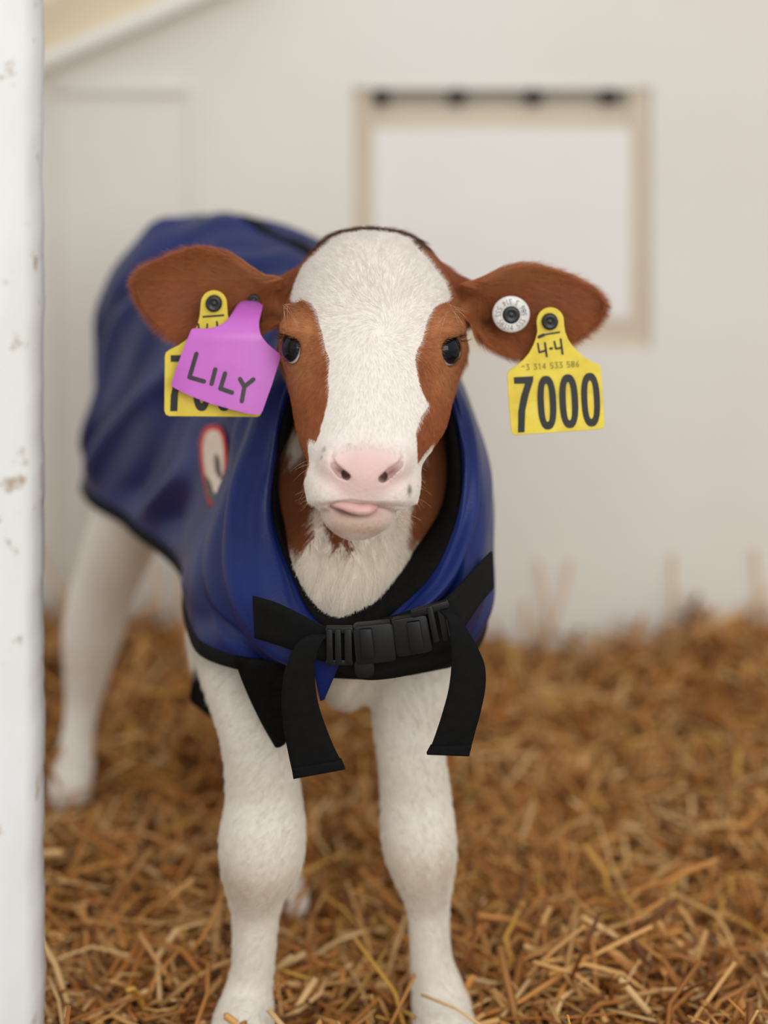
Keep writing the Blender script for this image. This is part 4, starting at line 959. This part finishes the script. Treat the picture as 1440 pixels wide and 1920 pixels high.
# buckle
def pbox(px0, py0, px1, py1, d, th, ang=0.0, rd=5):
    cx, cy = (px0 + px1) / 2, (py0 + py1) / 2; c, s = math.cos(ang), math.sin(ang); w_, h_ = (px1 - px0) / 2, (py1 - py0) / 2
    q = [(cx + x * c - y * s, cy + x * s + y * c) for x, y in round_poly([(-w_, -h_), (w_, -h_), (w_, h_), (-w_, h_)], rd, 4)]
    return slab(q, lambda a, b: d, th)
def solid(name, vf, m=None, parent=None, bv=0.0012):
    o = bpart(name, vf, m or M['buckle'], parent); bevel(fixn(o), bv, 2); return o
bk = solid('buckle', merge(pbox(664, 1172, 740, 1244, 1.976, 0.014, -0.10, 10), pbox(676, 1180, 700, 1236, 1.972, 0.012, -0.10, 5)))
solid('buckle_clip', merge(pbox(738, 1158, 806, 1228, 1.978, 0.011, -0.16, 8), pbox(766, 1166, 792, 1222, 1.974, 0.008, -0.16, 4)), None, bk)
solid('slider', merge(pbox(612, 1180, 624, 1246, 1.974, 0.008, -0.02, 4), pbox(628, 1180, 640, 1246, 1.974, 0.008, -0.02, 4), pbox(646, 1180, 660, 1246, 1.974, 0.008, -0.02, 4), pbox(610, 1176, 662, 1188, 1.975, 0.006, 0.0, 4), pbox(610, 1238, 662, 1248, 1.975, 0.006, 0, 4)))
solid('slider', merge(pbox(806, 1136, 818, 1206, 1.976, 0.008, -0.2, 4), pbox(824, 1132, 838, 1202, 1.978, 0.008, -0.2, 4), pbox(770, 1136, 842, 1150, 1.977, 0.006, -0.28, 4)))
solid('buckle_tongue', pbox(664, 1232, 702, 1272, 1.982, 0.012, -0.1, 14), None, bk)
# hanging strap ends
s1 = bpart('strap_end', ribbon([(600, 1190, 1.985), (578, 1192, 1.972), (556, 1208, 1.966), (538, 1245, 1.966), (529, 1300, 1.970), (531, 1360, 1.975), (540, 1410, 1.980), (549, 1452, 1.984)], [(622, 1190, 1.980), (606, 1200, 1.972), (594, 1225, 1.970), (590, 1265, 1.972), (596, 1315, 1.976), (610, 1360, 1.980), (626, 1400, 1.984), (645, 1437, 1.986)], 0.0022, n=60))
bpart('strap_tip', ribbon([(547, 1440, 1.981), (550, 1458, 1.982)], [(640, 1424, 1.983), (647, 1440, 1.984)], 0.0060, n=6), None, s1)
s2 = bpart('strap_end', ribbon([(820, 1142, 1.980), (838, 1160, 1.968), (845, 1195, 1.964), (847, 1240, 1.966), (842, 1290, 1.970), (829, 1340, 1.974), (814, 1385, 1.978), (803, 1412, 1.980)], [(838, 1138, 1.980), (868, 1170, 1.972), (892, 1208, 1.972), (908, 1245, 1.974), (910, 1285, 1.976), (902, 1330, 1.978), (890, 1375, 1.980), (880, 1413, 1.982)], 0.0022, n=60))
bpart('strap_tip', ribbon([(808, 1398, 1.977), (800, 1413, 1.977)], [(884, 1397, 1.979), (879, 1416, 1.979)], 0.0060, n=6), None, s2)
# black flap under the hem, blue tuck, leg strap behind
bpart('flap', ribbon([(440, 1232, 2.045), (462, 1290, 2.060), (490, 1350, 2.068), (516, 1396, 2.072)], [(585, 1240, 2.030), (575, 1300, 2.045), (560, 1350, 2.058), (536, 1392, 2.068)], 0.006, bow=0.004), M['lining'])
bpart('lower_tuck', ribbon([(580, 1222, 1.990), (590, 1265, 1.998), (600, 1312, 2.006)], [(640, 1236, 1.992), (626, 1268, 1.999), (608, 1310, 2.006)], 0.004), M['blue'])
bpart('leg_strap', ribbon([(360, 1180, 2.26), (368, 1230, 2.25), (362, 1280, 2.25), (358, 1312, 2.26), (378, 1330, 2.27), (398, 1346, 2.28)], [(382, 1180, 2.30), (392, 1230, 2.29), (388, 1280, 2.29), (390, 1300, 2.30), (400, 1312, 2.31), (410, 1330, 2.31)], 0.003))
